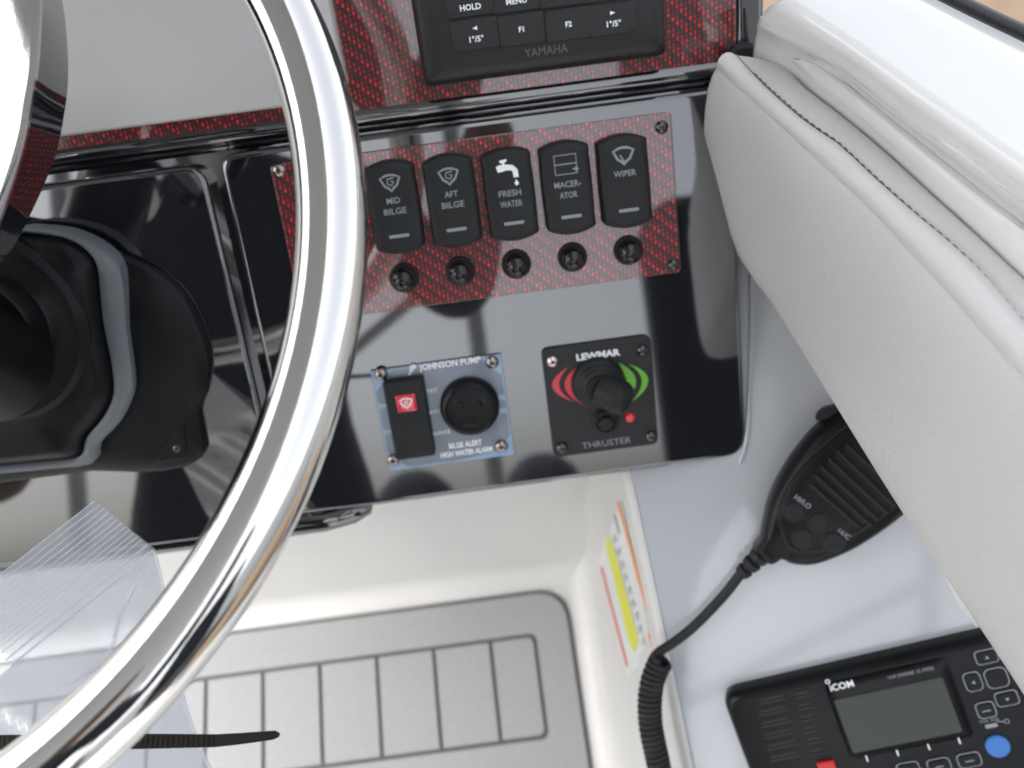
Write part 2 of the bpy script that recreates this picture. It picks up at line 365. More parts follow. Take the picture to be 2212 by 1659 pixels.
kp = UPP.moved(1180, 60)
kpd = thing('engine_display', 'charcoal engine display with a row of white-lettered keys', 'display', kp.mat())
H = .016
bl = kp.uv(916, 182, H * .6); br = kp.uv(1441, 128, H * .6); kw = br[0] - bl[0]; kx = (br[0] + bl[0]) / 2; kb = (bl[1] + br[1]) / 2
khh = .115
KB = [(kx - kw / 2, kb), (kx + kw / 2, kb), (kx + kw / 2, kb + khh), (kx - kw / 2, kb + khh)]
obj('housing', *stack(round_poly(KB, .004), [(0, 0), (0, H * .45), (.0012, H * .75), (.004, H * .93), (.008, H)]), KEYPL, kpd, smooth=True, angle=60)
def key_at(px0, py0, px1, py1, legend):
    legend = [(k0, s0, x0, y0, z0 * .8) for k0, s0, x0, y0, z0 in legend]
    a0 = kp.uv(px0, py0, H); a1 = kp.uv(px1, py1, H)
    cx, cy = (a0[0] + a1[0]) / 2, (a0[1] + a1[1]) / 2
    wk, hk = .0224, .0142
    fr = obj('key_well', *flat(rrect(wk + .0016, hk + .0016, .001, 3, cx, cy), H + .0002), GAP, kpd)
    k_ = obj('key', *stack(rrect(wk, hk, .0008, 3, cx, cy), [(0, H), (0, H + .0010), (.0004, H + .0014)]), KEYPL, kpd, smooth=True)
    parts = []
    for kind, s, x, y, sz in legend:
        z = H + .0016
        if kind == 't': parts.append(text_mesh(s, sz, cx + x, cy + y, z, bold=.0001))
        elif kind == 'l': parts.append(flat([(cx + x - sz, cy + y), (cx + x + sz, cy + y + sz * .8), (cx + x + sz, cy + y - sz * .8)], z))
        elif kind == 'r': parts.append(flat([(cx + x + sz, cy + y), (cx + x - sz, cy + y + sz * .8), (cx + x - sz, cy + y - sz * .8)], z))
    obj('legend', *join(*parts), WHITEP, k_)
key_at(978, 50, 1075, 97, [('l', '', 0, .0028, .0015), ('t', '1°/5°', 0, -.0022, .0046)])
key_at(1081, 41, 1172, 85, [('t', 'F1', 0, 0, .0042)])
key_at(1182, 30, 1272, 74, [('t', 'F2', 0, 0, .0042)])
key_at(1282, 18, 1364, 63, [('r', '', 0, .0028, .0015), ('t', '1°/5°', 0, -.0022, .0046)])
dv = kp.uv(1026, 73, H)[1] - kp.uv(1018, -1, H)[1]
key_at(965, -24, 1062, 23, [('t', 'HOLD', 0, -.0032, .0046)])
key_at(1068, -33, 1159, 11, [('t', 'MENU', 0, -.0026, .0046)])
key_at(1170, -44, 1259, 0, [('t', 'SET', 0, 0, .0042)])
key_at(1270, -56, 1352, -12, [('t', 'MODE', 0, 0, .0042)])
yx = kp.uv(1180, 110, H)
obj('brand_lettering', *text_mesh('YAMAHA', .0056, yx[0], yx[1], H + .0002, width=.021), FAINT, kpd)

# ================================================================== red switch panel
sp = LOW.moved(1030, 480, .0018)
swp = thing('switch_panel', 'red woven carbon switch panel with five black rocker switches', 'switch panel', sp.mat())
tl = sp.uv(581, 350); br = sp.uv(1470, 590); trx = sp.uv(1452, 252)
pw0, pw1 = tl[0], (br[0] + trx[0]) / 2; ph0 = (br[1] + sp.uv(790, 677)[1]) / 2; ph1 = (trx[1] + sp.uv(790, 317)[1]) / 2
obj('plate', *prism(round_poly([(pw0, ph0), (pw1, ph0), (pw1, ph1), (pw0, ph1)], .003), -.0016, 0), CARBON, swp, bevel=.0005, segs=2)
def shield(s, x=0, y=0):
    return [(x - s, y + s * .55), (x - s * .45, y + s * .78), (x, y + s * .84), (x + s * .45, y + s * .78), (x + s, y + s * .55), (x + s * .62, y - s * .25), (x + s * .2, y - s * .55), (x, y - s * .8), (x - s * .2, y - s * .55), (x - s * .62, y - s * .25)]
RWID, RHGT, RZ = .0262, .0478, .0095
def rock_out():
    pts = []
    for k in range(9): t = k / 8; pts.append((RWID / 2 * (1 - 2 * t) * .985, RHGT / 2 - .0032 * (2 * t - 1) ** 2 - .0001))
    for k in range(1, 8): t = k / 8; pts.append((-RWID / 2 * (1 - .05 * (2 * t - 1) ** 2), (RHGT / 2 - .0036) * (1 - 2 * t)))
    for k in range(9): t = k / 8; pts.append((-RWID / 2 * (1 - 2 * t) * .985, -RHGT / 2 + .0032 * (2 * t - 1) ** 2 + .0001))
    for k in range(1, 8): t = k / 8; pts.append((RWID / 2 * (1 - .05 * (2 * t - 1) ** 2), -(RHGT / 2 - .0036) * (1 - 2 * t)))
    return round_poly(pts, .0012, 2)
ROUT = rock_out()
def rock_z(x, y): return .0016 * y / (RHGT / 2) * -1 + .0022 * (y / (RHGT / 2)) ** 2 - .0012
def icon_bilge(zf, z):
    s = .0050; y0 = .0125
    return [strip(shield(s, 0, y0), .0011, z, True, zf), strip([(.0020, y0 + .0026), (-.0012, y0 + .0022), (-.0016, y0 - .0002), (.0006, y0 - .0012), (.0018, y0 + .0008), (.0002, y0 + .0010)], .0007, z, False, zf)]
def icon_tap(zf, z):
    y0 = .0125
    return [flat([(-.0034, y0 + .0052), (.0002, y0 + .0056), (.0002, y0 + .0044), (-.0010, y0 + .0040), (-.0010, y0 + .0028), (-.0022, y0 + .0027), (-.0022, y0 + .0038), (-.0034, y0 + .0040)], z, zf),
            strip([(-.0052, y0 + .0008), (-.0036, y0 + .0012), (-.0004, y0 + .0014), (.0026, y0 + .0010), (.0040, y0 - .0006), (.0042, y0 - .0040)], [.0030, .0036, .0030, .0028, .0028, .0026], z, False, zf),
            flat([(.0040, y0 - .0050), (.0052, y0 - .0070), (.0046, y0 - .0080), (.0036, y0 - .0080), (.0030, y0 - .0070)], z, zf)]
def icon_tank(zf, z):
    y0 = .0115
    return [strip([(-.0056, y0 - .0042), (-.0056, y0 + .0054), (.0056, y0 + .0054), (.0056, y0 - .0042)], .0006, z, True, zf), strip([(-.0056, y0 + .0008), (.0056, y0 + .0008)], .0006, z, False, zf),
            flat([(.0030, y0 - .0020), (.0052, y0 - .0012), (.0052, y0 - .0004), (.0066, y0 - .0022), (.0052, y0 - .0040), (.0052, y0 - .0030)], z, zf)]
def icon_wiper(zf, z):
    s = .0052; y0 = .0130
    return [strip(shield(s, 0, y0), .0013, z, True, zf), strip([(-.0018, y0 + .0008), (.0004, y0 - .0034)], .0008, z, False, zf)]
SW = [(853, 448, icon_bilge, ['MID', 'BILGE'], .0036), (975, 433, icon_bilge, ['AFT', 'BILGE'], .0036), (1100, 417, icon_tap, ['FRESH', 'WATER'], .0008), (1226, 404, icon_tank, ['MACER-', 'ATOR'], .0020), (1350, 392, icon_wiper, ['WIPER'], .0042)]
u_first = sp.uv(853, 448, .006); u_last = sp.uv(1350, 392, .006)
for i, (px, py, ic, lines, ty) in enumerate(SW):
    t = i / 4; x = u_first[0] * (1 - t) + u_last[0] * t; y = u_first[1] * (1 - t) + u_last[1] * t
    s_ = obj('rocker_switch', *stack(ROUT, [(0, 0), (0, RZ * .66), (.0006, RZ * .86), (.0018, RZ * .97), (.0034, RZ)], rock_z), RUB, swp, smooth=True, angle=60)
    s_.location = (x, y, 0)
    s_['label'] = 'black rocker marked ' + ' '.join(lines)
    zt = RZ + .00025
    obj('icon', *join(*ic(rock_z, zt)), GREYP if i != 2 else WHITEP, s_)
    obj('lettering', *join(*[text_mesh(l, .0043, 0, ty - .0054 * k, zt, zf=rock_z, bold=.00006, width=len(l) * .0023) for k, l in enumerate(lines)]), GREYP, s_)
    obj('indicator_bar', *flat(rrect(.0104, .0016, .0004, 2, .0002, -.0142), zt, rock_z), GREYP, s_)
f0 = sp.uv(872, 603, .004); f1 = sp.uv(1360, 543, .004)
for i in range(5):
    t = i / 4
    c_ = obj('breaker_button', *lathe([(.0060, .0016), (.0062, .0046), (.0060, .0068), (.0053, .0086), (.0040, .0099), (.0022, .0106), (.0006, .0108)], 28), mat('dome_black', (.008, .008, .009), .13, spec=.5), swp, smooth=True)
    obj('collar', *lathe([(.0080, 0), (.0080, .0012), (.0074, .0020), (.0066, .0022), (.0062, .0016)], 28), RUB, c_, smooth=True)
    c_.location = (f0[0] * (1 - t) + f1[0] * t, f0[1] * (1 - t) + f1[1] * t, 0)
for px, py in ((1430, 275), (1456, 572), (603, 368), (648, 660)):
    q = sp.uv(px, py, .001); screw(swp, q[0], q[1], .0034, DSCREW if px > 700 else STEEL)

# ================================================================== bilge alarm panel
jp = LOW.moved(957, 892, .0012)
bil = thing('bilge_alarm_panel', 'square grey and pale blue bilge alarm panel with red-windowed rocker', 'alarm panel', jp.mat())
c1, c2, c3, c4 = (jp.uv(805, 795), jp.uv(1085, 768), jp.uv(1110, 985), jp.uv(835, 1015))
jx0, jx1 = (c1[0] + c4[0]) / 2, (c2[0] + c3[0]) / 2; jy0, jy1 = (c3[1] + c4[1]) / 2, (c1[1] + c2[1]) / 2
JW, JH = jx1 - jx0, jy1 - jy0; jcx, jcy = (jx0 + jx1) / 2, (jy0 + jy1) / 2
obj('plate', *prism([(jx0, jy0), (jx1, jy0), (jx1, jy1), (jx0, jy1)], -.0012, .0004), PLATE, bil, bevel=.0003, segs=2)
z = .00055
bw = []
e = .0012
for (x0_, y0_, x1_, y1_) in ((jx0 + .0004, jy0 + .0004, jx0 + e, jy1 - .0004), (jx0 + .0004, jy0 + .0004, jx1 - .0004, jy0 + e), (jx1 - e, jy0 + .0004, jx1 - .0004, jy1 - .0004), (jx0 + .0004, jy1 - .0012, jx1 - .0004, jy1 - .0004)):
    bw.append(flat([(x0_, y0_), (x1_, y0_), (x1_, y1_), (x0_, y1_)], z))
for sx, sy in ((0, 1), (1, 1), (0, 0), (1, 0)):
    X = jx0 + .0005 if not sx else jx1 - .0005; Y = jy0 + .0005 if not sy else jy1 - .0005; dx = 1 if not sx else -1; dy = 1 if not sy else -1
    bw.append(flat([(X, Y), (X + dx * .0125, Y), (X + dx * .0085, Y + dy * .0030), (X + dx * .0055, Y + dy * .0075), (X, Y + dy * .0125)], z + .00005))
for yy, ln in ((.55, .011), (.36, .008), (.62, .008), (.42, .010)):
    X = jx1 - .0005 if ln > .009 else jx0 + .0005; s_ = -1 if ln > .009 else 1
    bw.append(flat([(X, jy0 + JH * yy), (X + s_ * ln, jy0 + JH * yy + .0025), (X, jy0 + JH * yy + .0042)], z + .0001))
bw.append(flat([(jx0 + JW * .45, jy0 + .0004), (jx1 - .001, jy0 + .0004), (jx1 - .001, jy0 + .0052), (jx0 + JW * .62, jy0 + .0018)], z + .0001))
obj('blue_print', *join(*bw), BLUEP, bil)
for px, py in ((823, 808), (1063, 782), (1083, 963), (850, 993)):
    q = jp.uv(px, py, .001); screw(bil, q[0], q[1], .0037, STEEL, .0005)
ra = jp.uv(834, 812, .004); rb = jp.uv(936, 990, .004); rc_ = ((jp.uv(876, 807, .004)[0] + jp.uv(893, 993, .004)[0]) / 2, (ra[1] + rb[1]) / 2)
rw, rh = .0225, .0470
rk = obj('rocker_switch', *stack(rrect(rw, rh, .0014, 3), [(0, 0), (0, .0052), (.0005, .0064), (.0012, .0068)], lambda x, y: .0016 * (abs(y) / (rh / 2)) ** 1.5 - .0008), RUB, bil, smooth=True)
rk.location = (rc_[0], rc_[1], .0004)
lz = jp.uv(878, 870, .007); lx, ly = lz[0] - rc_[0], lz[1] - rc_[1]
ln = obj('lens', *stack(rrect(.0108, .0100, .0006, 2, lx, ly), [(0, .006), (0, .0073), (.0006, .0077)]), LENS, rk, smooth=True)
obj('lens_icon', *join(strip(shield(.0035, lx, ly), .0007, .0079, True), strip([(lx + .0012, ly + .0012), (lx - .001, ly + .0009), (lx - .0006, ly - .0008), (lx + .001, ly + .0001)], .0005, .0079)), WHITEP, rk)
dq = jp.uv(1015, 882, .006); dr = .0168
dm = obj('buzzer', *lathe([(dr, 0), (dr, .003), (dr * .97, .0055), (dr * .90, .0072), (dr * .80, .0078), (dr * .76, .0070), (dr * .5, .0074), (dr * .2, .0076)], 48), SOFT, bil, smooth=True, angle=45)
dm.location = (dq[0], dq[1], .0004)
for ang, L_ in ((145, .0048), (25, .0048), (262, .0062)):
    ca, sa = math.cos(R(ang)), math.sin(R(ang)); px_, py_ = ca * dr * .56, sa * dr * .56
    obj('sound_slot', *flat([(px_ - sa * L_ / 2 + ca * .0007, py_ + ca * L_ / 2 + sa * .0007), (px_ - sa * L_ / 2 - ca * .0007, py_ + ca * L_ / 2 - sa * .0007), (px_ + sa * L_ / 2 - ca * .0007, py_ - ca * L_ / 2 - sa * .0007), (px_ + sa * L_ / 2 + ca * .0007, py_ - ca * L_ / 2 + sa * .0007)], .0077), GAP, dm)
    obj('sound_dome', *stack(circ(.0022, 16, px_ * .62, py_ * .62), [(0, .0072), (.0003, .0079), (.001, .0083)]), SOFT, dm, smooth=True)
tx = jp.uv(965, 786); obj('brand_lettering', *join(text_mesh('JOHNSON PUMP', .0052, tx[0] + .0020, tx[1], z + .0002, width=.0345, bold=.0001), text_mesh('JP', .0058, tx[0] - .0195, tx[1], z + .0002, shear=.3, bold=.0002, width=.0050)), WHITEP, bil)
tb = []
for s_, px, py, wd in (('TEST', 934, 843, .0062), ('AUTO', 938, 889, .0062), ('SILENCE', 953, 934, .0105)):
    q = jp.uv(px, py); tb.append(text_mesh(s_, .0030, q[0], q[1], z + .0002, width=wd, bold=.00005))
for s_, px, py, wd in (('BILGE ALERT', 1005, 959, .0190), ('HIGH WATER ALARM', 1008, 976, .0300)):
    q = jp.uv(px, py); tb.append(text_mesh(s_, .0046, q[0], q[1], z + .0002, width=wd, bold=.00012))
obj('lettering', *join(*tb), WHITEP, bil)

# ================================================================== thruster panel
tp = LOW.moved(1300, 857, .0030)
thr = thing('thruster_panel', 'black square thruster control with joystick and red and green crescents', 'control panel', tp.mat())
c1, c2, c3, c4 = (tp.uv(1175, 752), tp.uv(1402, 728), tp.uv(1426, 963), tp.uv(1190, 986))
tx0, tx1 = (c1[0] + c4[0]) / 2, (c2[0] + c3[0]) / 2; ty0, ty1 = (c3[1] + c4[1]) / 2, (c1[1] + c2[1]) / 2
obj('plate', *prism(round_poly([(tx0, ty0), (tx1, ty0), (tx1, ty1), (tx0, ty1)], .0045), -.003, 0), KEYPL, thr, bevel=.0008, segs=3)
for px, py, m_ in ((1194, 781, STEEL), (1388, 757, DSCREW), (1407, 943, DSCREW), (1214, 968, DSCREW)):
    q = tp.uv(px, py, .001); screw(thr, q[0], q[1], .0034, m_ if m_ is DSCREW else mat('bright_screw', (.75, .62, .58), .3, metal=1))
def crescent(pa, pb, bul_out, bul_in, m_, name):
    A = Vector(tp.uv(*pa)); B = Vector(tp.uv(*pb)); O_ = Vector(tp.uv(*bul_out)); I_ = Vector(tp.uv(*bul_in)); n_ = 16; o_, i_ = [], []
    M = (A + B) / 2
    for k in range(n_ + 1):
        t = k / n_; base = A * (1 - t) + B * t; o_.append(base + (O_ - M) * (4 * t * (1 - t))); i_.append(base + (I_ - M) * (4 * t * (1 - t)))
    vs_ = [(p.x, p.y, .0003) for p in o_] + [(p.x, p.y, .0003) for p in i_]
    obj(name, vs_, [(k, k + 1, n_ + 2 + k, n_ + 1 + k) for k in range(n_)], m_, thr)
crescent((1250, 790), (1262, 876), (1220, 834), (1240, 834), RED, 'red_crescent')
crescent((1228, 792), (1240, 868), (1193, 834), (1208, 833), RED, 'red_crescent')
crescent((1336, 783), (1361, 855), (1372, 815), (1353, 820), GREEN, 'green_crescent')
crescent((1358, 786), (1364, 868), (1400, 820), (1386, 822), GREEN, 'green_crescent')
jq = tp.uv(1293, 830, .004)
bt = obj('joystick_boot', *lathe([(.0150, 0), (.0150, .002), (.0140, .004), (.0142, .0055), (.0122, .0072), (.0124, .0088), (.0104, .0102), (.0105, .0118), (.0085, .0130), (.0080, .015)], 36), RUB, thr, smooth=True, angle=25)
bt.location = (jq[0], jq[1], 0)
# the lever leans outboard and down
base = Vector((0, 0, .012)); tipd = Vector((.0140, -.0066, .0085))
lp = [base + tipd * t for t in (0, .25, .5, .75, .92, 1.0)]
obj('lever', *tube(lp, [.0094, .0096, .0098, .0095, .0080, .0044], 24), RUB, bt, smooth=True, angle=60)
bq = tp.uv(1308, 912, .002)
pb = obj('push_button', *lathe([(.0078, 0), (.0078, .0012), (.0068, .0020), (.0066, .0034), (.0056, .0036), (.0054, .0024), (.0042, .0024), (.0041, .0052), (.0036, .0058), (.0020, .0060)], 32), RUB, thr, smooth=True, angle=30); pb.location = (bq[0], bq[1], 0)
lq = tp.uv(1361, 902, .001)
ld = obj('indicator_lamp', *lathe([(.0030, 0), (.0030, .0010), (.0026, .0022), (.0016, .0030), (.0006, .0033)], 24), LED, thr, smooth=True); ld.location = (lq[0], lq[1], 0)
q = tp.uv(1291, 767); q2 = tp.uv(1310, 957)
obj('brand_lettering', *text_mesh('LEWMAR', .0052, q[0], q[1], .0003, width=.0246, bold=.00025), WHITEP, thr)
obj('lettering', *text_mesh('THRUSTER', .0056, q2[0], q2[1], .0003, width=.0282), GREYP, thr)

# ================================================================== wheel tilt base on the steering face
hb = LOW.moved(100, 760, 0)
base_ = thing('wheel_tilt_base', 'black round steering column base with grey gasket behind the wheel', 'steering column', hb.mat())
def outline(pl, pts, h=0): return [pl.uv(px, py, h) for px, py in pts]
flr = [(205, 520), (308, 562), (376, 606), (420, 664), (451, 743), (458, 791), (448, 845), (434, 883), (441, 927), (441, 982), (359, 1013), (205, 1012)]
fl = outline(hb, flr); mx_ = hb.uv(-40, 760)[0]
def mirrored(poly): return poly + [(2 * mx_ - x, y) for x, y in reversed(poly)]
F = mirrored([tuple(p) for p in catmull(fl, 3)])
obj('flange', *stack(F, [(0, 0), (0, .003), (.0008, .0044), (.003, .0056), (.010, .0080), (.020, .0100), (.032, .0110)]), SOFT, base_, smooth=True)
go = [(137, 499), (205, 527), (253, 572), (267, 630), (273, 715), (285, 801), (284, 852), (256, 914), (212, 961), (198, 1002), (103, 1014), (7, 1023)]
gi = [(137, 514), (185, 541), (208, 575), (215, 630), (222, 698), (239, 784), (244, 852), (222, 903), (185, 948), (171, 989), (103, 1000), (7, 1009)]
GO = mirrored([tuple(p) for p in catmull(outline(hb, [(55, 490)] + go, .016), 3)]); GI = mirrored([tuple(p) for p in catmull(outline(hb, [(55, 503)] + gi, .018), 3)])
n_ = len(GO)
vs_ = [(x, y, .004) for x, y in GO] + [(x, y, .016) for x, y in GO] + [(x * .5 + GI[i][0] * .5, y * .5 + GI[i][1] * .5, .0185) for i, (x, y) in enumerate(GO)] + [(x, y, .017) for x, y in GI] + [(x, y, .010) for x, y in GI]
fs_ = [(j * n_ + i, j * n_ + (i + 1) % n_, (j + 1) * n_ + (i + 1) % n_, (j + 1) * n_ + i) for j in range(4) for i in range(n_)]
obj('gasket', vs_, fs_, TRIM, base_, smooth=True, angle=60)
obj('collar', *stack(GI, [(0, .006), (0, .014), (.004, .022), (.009, .025)]), SOFT, base_, smooth=True)
hc = hb.uv(-40, 720, .03)
def hubp(pr): return lathe(pr, 48)
hu = obj('column_boot', *hubp([(.052, .015), (.051, .024), (.047, .028), (.038, .030), (.035, .032), (.034, .042), (.032, .045), (.026, .046)]), SOFT, base_, smooth=True, angle=30); hu.location = (hc[0], hc[1], 0)
sq = hb.uv(383, 968, .008); ps = screw(base_, sq[0], sq[1], .0032, DSCREW, .007)
tabp = [(x, y) for x, y in outline(hb, [(395, 905), (405, 990), (330, 1003)], .009)]
obj('screw_tab', *stack(round_poly(tabp, .003), [(0, .004), (0, .0085), (.001, .0092)]), SOFT, base_, smooth=True)

# ================================================================== footwell: floor, back wall, side wall
def pfoot(px, py, h=0): return FOOT.hit(px, py, h)
xR = FOOT.uv(1262, 1213)[0]; yB = FOOT.uv(980, 1248)[1]
yF = FOOT.uv(980, 1248)[1] - 1.0
fl_ = obj('footwell_floor', [(-.75, yF, 0), (xR + .02, yF, 0), (xR + .02, yB + .01, 0), (-.75, yB + .01, 0)], [(0, 1, 2, 3)], GELM, mw=FOOT.mat()); struct(fl_)
# back wall with a coved foot
rows = []
for X in (-.75, xR + .03):
    r_ = []
    for (y, z_) in ((yB - .022, .0006), (yB - .010, .002), (yB - .003, .007), (yB + .001, .016)): r_.append(FOOT.world(X - FOOT.loc(V(0, 0, 0))[0] * 0, y, z_))
    top = FOOT.world(X, yB + .001, .016); r_.append(top + V(0, .012, .20)); r_.append(top + V(0, .02, .42)); rows.append(r_)
struct(loft(rows, GELM, 'footwell_back_wall'))
# side wall rising to the console edge
podX = [(1318, 900), (1338, 985)]; podL = [(1349, 1034), (1362, 1090), (1392, 1230), (1432, 1420), (1482, 1659), (1530, 1880)]
side_f = [(1250, 1100), (1256, 1160), (1262, 1213), (1268, 1270), (1284, 1395), (1300, 1520), (1326, 1659), (1364, 1880)]
rows = []
TOPZ = []
for (tp_, bp_) in zip(podX + podL, side_f):
    T_ = POD.hit(*tp_); B_ = FOOT.hit(*bp_); d_ = (T_ - B_)
    cov = [B_ + V(-.020, 0, 0) + FOOT.n * .0008, B_ + V(-.010, 0, 0) + FOOT.n * .002, B_ + V(-.003, 0, 0) + FOOT.n * .008, B_ + d_ * .06 + V(.001, 0, 0)]
    rows.append(cov + [B_ + d_ * k for k in (.25, .5, .75, .93)] + [T_ + V(-.001, 0, -.0045), T_ + V(-.0004, 0, -.0012) + POD.n * .0006, T_ + POD.u * .0022 + POD.n * .0012, T_ + POD.u * .0045 + POD.n * .0004])
TOPZ = rows
struct(loft(rows, GELM, 'footwell_side_wall'))

# grey foam deck pad with planks
PADP = Plane(FOOT.hit(900, 1450) + FOOT.n * .001, FOOT.n)
pad = thing('deck_pad', 'light grey foam deck pad with dark grooves on the footwell floor', 'deck pad', PADP.mat())
o_tl = PADP.uv(700, 1341); o_tr = PADP.uv(1190, 1268); o_r = PADP.uv(1250, 1450)
oxr = o_r[0]; oyt = (o_tl[1] + o_tr[1]) / 2; ox0 = -.75; oy0 = oyt - .42
obj('base', *prism(round_poly([(ox0, oy0), (oxr, oy0), (oxr, oyt), (ox0, oyt)], [.01, .03, .034, .01], 10), -.001, .002), GROOVE, pad, bevel=.0006, segs=2)
G_ = .0036
ixr = (PADP.uv(1158, 1400)[0] + PADP.uv(1178, 1560)[0]) / 2; iyt = (PADP.uv(700, 1440)[1] + PADP.uv(1120, 1371)[1]) / 2; iyb = PADP.uv(1100, 1602)[1]
# border as a frame with a window: left open as ring of quads
def frame_ring(outer, inner, z0, z1):
    n = len(outer); vs = [(x, y, z) for z in (z0, z1) for x, y in outer] + [(x, y, z) for z in (z1, z0) for x, y in inner]
    fs = [(j * n + i, j * n + (i + 1) % n, ((j + 1) % 4) * n + (i + 1) % n, ((j + 1) % 4) * n + i) for j in range(4) for i in range(n)]
    return vs, fs
OR = round_poly([(ox0, oy0), (oxr - G_, oy0), (oxr - G_, oyt - G_), (ox0, oyt - G_)], [.01, .028, .031, .01], 10)
IR = round_poly([(ox0 + .06, iyb - G_ / 2), (ixr + G_ / 2, iyb - G_ / 2), (ixr + G_ / 2, iyt + G_ / 2), (ox0 + .06, iyt + G_ / 2)], [.006, .008, .008, .006], 10)
obj('border', *frame_ring(OR, IR, .0005, .0048), FOAM, pad, bevel=.0008, segs=2)
xs_ = [PADP.uv(px, py)[0] for px, py in ((1072, 1500), (950, 1520), (824, 1540), (699, 1550), (572, 1560), (443, 1570))]
stp = (xs_[0] - xs_[4]) / 4; cur = ixr - G_ / 2; edges = [xs_[0] - k * stp for k in range(10)]
for k, xe in enumerate(edges):
    x1_ = cur; x0_ = xe + G_ / 2
    rr = [.0002, .007 if k == 0 else .0002, .007 if k == 0 else .0002, .0002]
    obj('plank', *prism(round_poly([(x0_, iyb + G_ / 2), (x1_, iyb + G_ / 2), (x1_, iyt - G_ / 2), (x0_, iyt - G_ / 2)], rr), .0005, .0048), FOAM, pad, bevel=.0008, segs=2)
    cur = xe - G_ / 2

# ================================================================== side console
con = thing('side_console', 'white gelcoat side console holding the radio beside the footwell', 'console', POD.mat())
pp = [(1500, 250), (1500, 700), (1349, 900)] + podL + [(2600, 1900), (2600, 250)]
PL = outline(POD, pp)
rad_ = [0] * 3 + [.006, .02, .02, .02, .02, 0] + [0, 0]
obj('shell', *prism(round_poly(PL, rad_, 4), -.02, 0), GEL_SHADE, con, bevel=.006, segs=4)
# narrow raised return round the black dashboard
ret = [LOW.uv(x, y, .001) for x, y in ((1614, 480), (1612, 700), (1606, 960))]
rt_ = [POD.loc(POD.hit(x, y)) for x, y in ((1622, 480), (1622, 700), (1617, 880), (1612, 950), (1598, 1000))]
obj('lip', *tube(catmull([(a_, b_, .0005) for a_, b_, c_ in rt_], 6), .0013, 10), GEL_SHADE, con, smooth=True)

# warning sticker on the side wall
wl0 = [Vector(r_[5]) for r_ in rows]; wl1 = [Vector(r_[7]) for r_ in rows]
A_ = (POD.hit(1349, 1034) + FOOT.hit(1262, 1213)) / 2
dirw = ((POD.hit(1482, 1659)) - POD.hit(1362, 1090)).normalized(); dn = (FOOT.hit(1300, 1520) - POD.hit(1440, 1450)).normalized()
nw = dirw.cross(dn).normalized()
if nw.x > 0: nw = -nw
STK = Plane(POD.hit(1392, 1230) * .5 + FOOT.hit(1284, 1395) * .5 + nw * .0035, nw, dirw)
stk = thing('warning_sticker', 'white warning sticker with orange and yellow bars on the footwell wall', 'sticker', STK.mat())
quad = [STK.uv(*p) for p in ((1342, 1080), (1480, 1700), (1420, 1700), (1293, 1215))]
obj('paper', *prism(quad, 0, .0003), PAPER, stk)
def bar(pa, pb, wd, m_, name, z=.0006): obj(name, *strip([STK.uv(*pa), STK.uv(*pb)], wd, z), m_, stk)
bar((1336, 1083), (1424, 1405), .0085, ORANGE, 'orange_bar'); bar((1404, 1368), (1420, 1430), .009, ORANGE, 'orange_bar'); bar((1440, 1470), (1490, 1700), .009, ORANGE, 'orange_bar')
yw = [STK.uv(*p) for p in ((1316, 1152), (1333, 1200), (1381, 1384), (1372, 1410), (1360, 1385), (1310, 1180))]
obj('yellow_bar', *flat(yw, .0006), YELLOW, stk)
bar((1300, 1224), (1356, 1438), .009, SRED, 'red_bar')
tl_ = []
def sline(pa, pb, wd): tl_.append(strip([STK.uv(*pa), STK.uv(*pb)], wd, .0007))
for k in range(9):
    t = k / 9; f_ = lambda a, b, t: a * (1 - t) + b * t
    for s_ in (0.25, .45, .65):
        xa, ya = f_(1334, 1404, t), f_(1150, 1400, t); sline((xa - 14 * s_, ya + 12 * s_), (xa - 14 * s_ + 4.5, ya + 12 * s_ + 16), .0035)
for k in range(5): sline((1326 + k * 2.2, 1112 + k * 9), (1331 + k * 2.2, 1109 + k * 9 + 2), .004)
obj('lettering', *join(*tl_), mat('sticker_ink', (.55, .56, .57), .5), stk)

# ================================================================== marine radio
RP = POD.moved(1850, 1540, .0)
rad = thing('marine_radio', 'black marine radio with grey display and blue button set in the console', 'radio', RP.mat())
RH = .013
ptl = RP.uv(1577, 1520, RH * .5); ptop = RP.uv(1610, 1480, RH * .7); ptr = RP.uv(2128, 1374, RH * .7); pbl = RP.uv(1606, 1656, RH * .5)
rx0 = (ptl[0] + pbl[0]) / 2; ry1 = (ptop[1] + ptr[1]) / 2; rx1 = rx0 + .190; ry0 = ry1 - .086
obj('housing', *stack(round_poly([(rx0, ry0), (rx1, ry0), (rx1, ry1), (rx0, ry1)], .010, 8), [(0, 0), (0, RH * .5), (.001, RH * .8), (.003, RH * .97), (.005, RH)]), SOFT, rad, smooth=True, angle=70)
def rq(px, py, h=RH): return RP.uv(px, py, h)
d0, d1, d2, d3 = rq(1776, 1474), rq(2036, 1424), rq(2112, 1584), rq(1842, 1646)
dx0, dx1, dy0, dy1 = (d0[0] + d3[0]) / 2, (d1[0] + d2[0]) / 2, (d2[1] + d3[1]) / 2, (d0[1] + d1[1]) / 2
bz = obj('display_window', *stack(round_poly([(dx0, dy0), (dx1, dy0), (dx1, dy1), (dx0, dy1)], .005), [(0, RH - .001), (0, RH + .0012), (.0010, RH + .0016)]), mat('radio_window', (.006, .006, .007), .2, spec=.18), rad, smooth=True)
l0, l1, l2, l3 = rq(1801, 1511), rq(2034, 1459), rq(2078, 1579), rq(1842, 1622)
lx0, lx1, ly0, ly1 = (l0[0] + l3[0]) / 2, (l1[0] + l2[0]) / 2, (l2[1] + l3[1]) / 2, (l0[1] + l1[1]) / 2
obj('screen', *flat(rrect(lx1 - lx0, ly1 - ly0, .0012, 3, (lx0 + lx1) / 2, (ly0 + ly1) / 2), RH + .0019), LCD, bz)
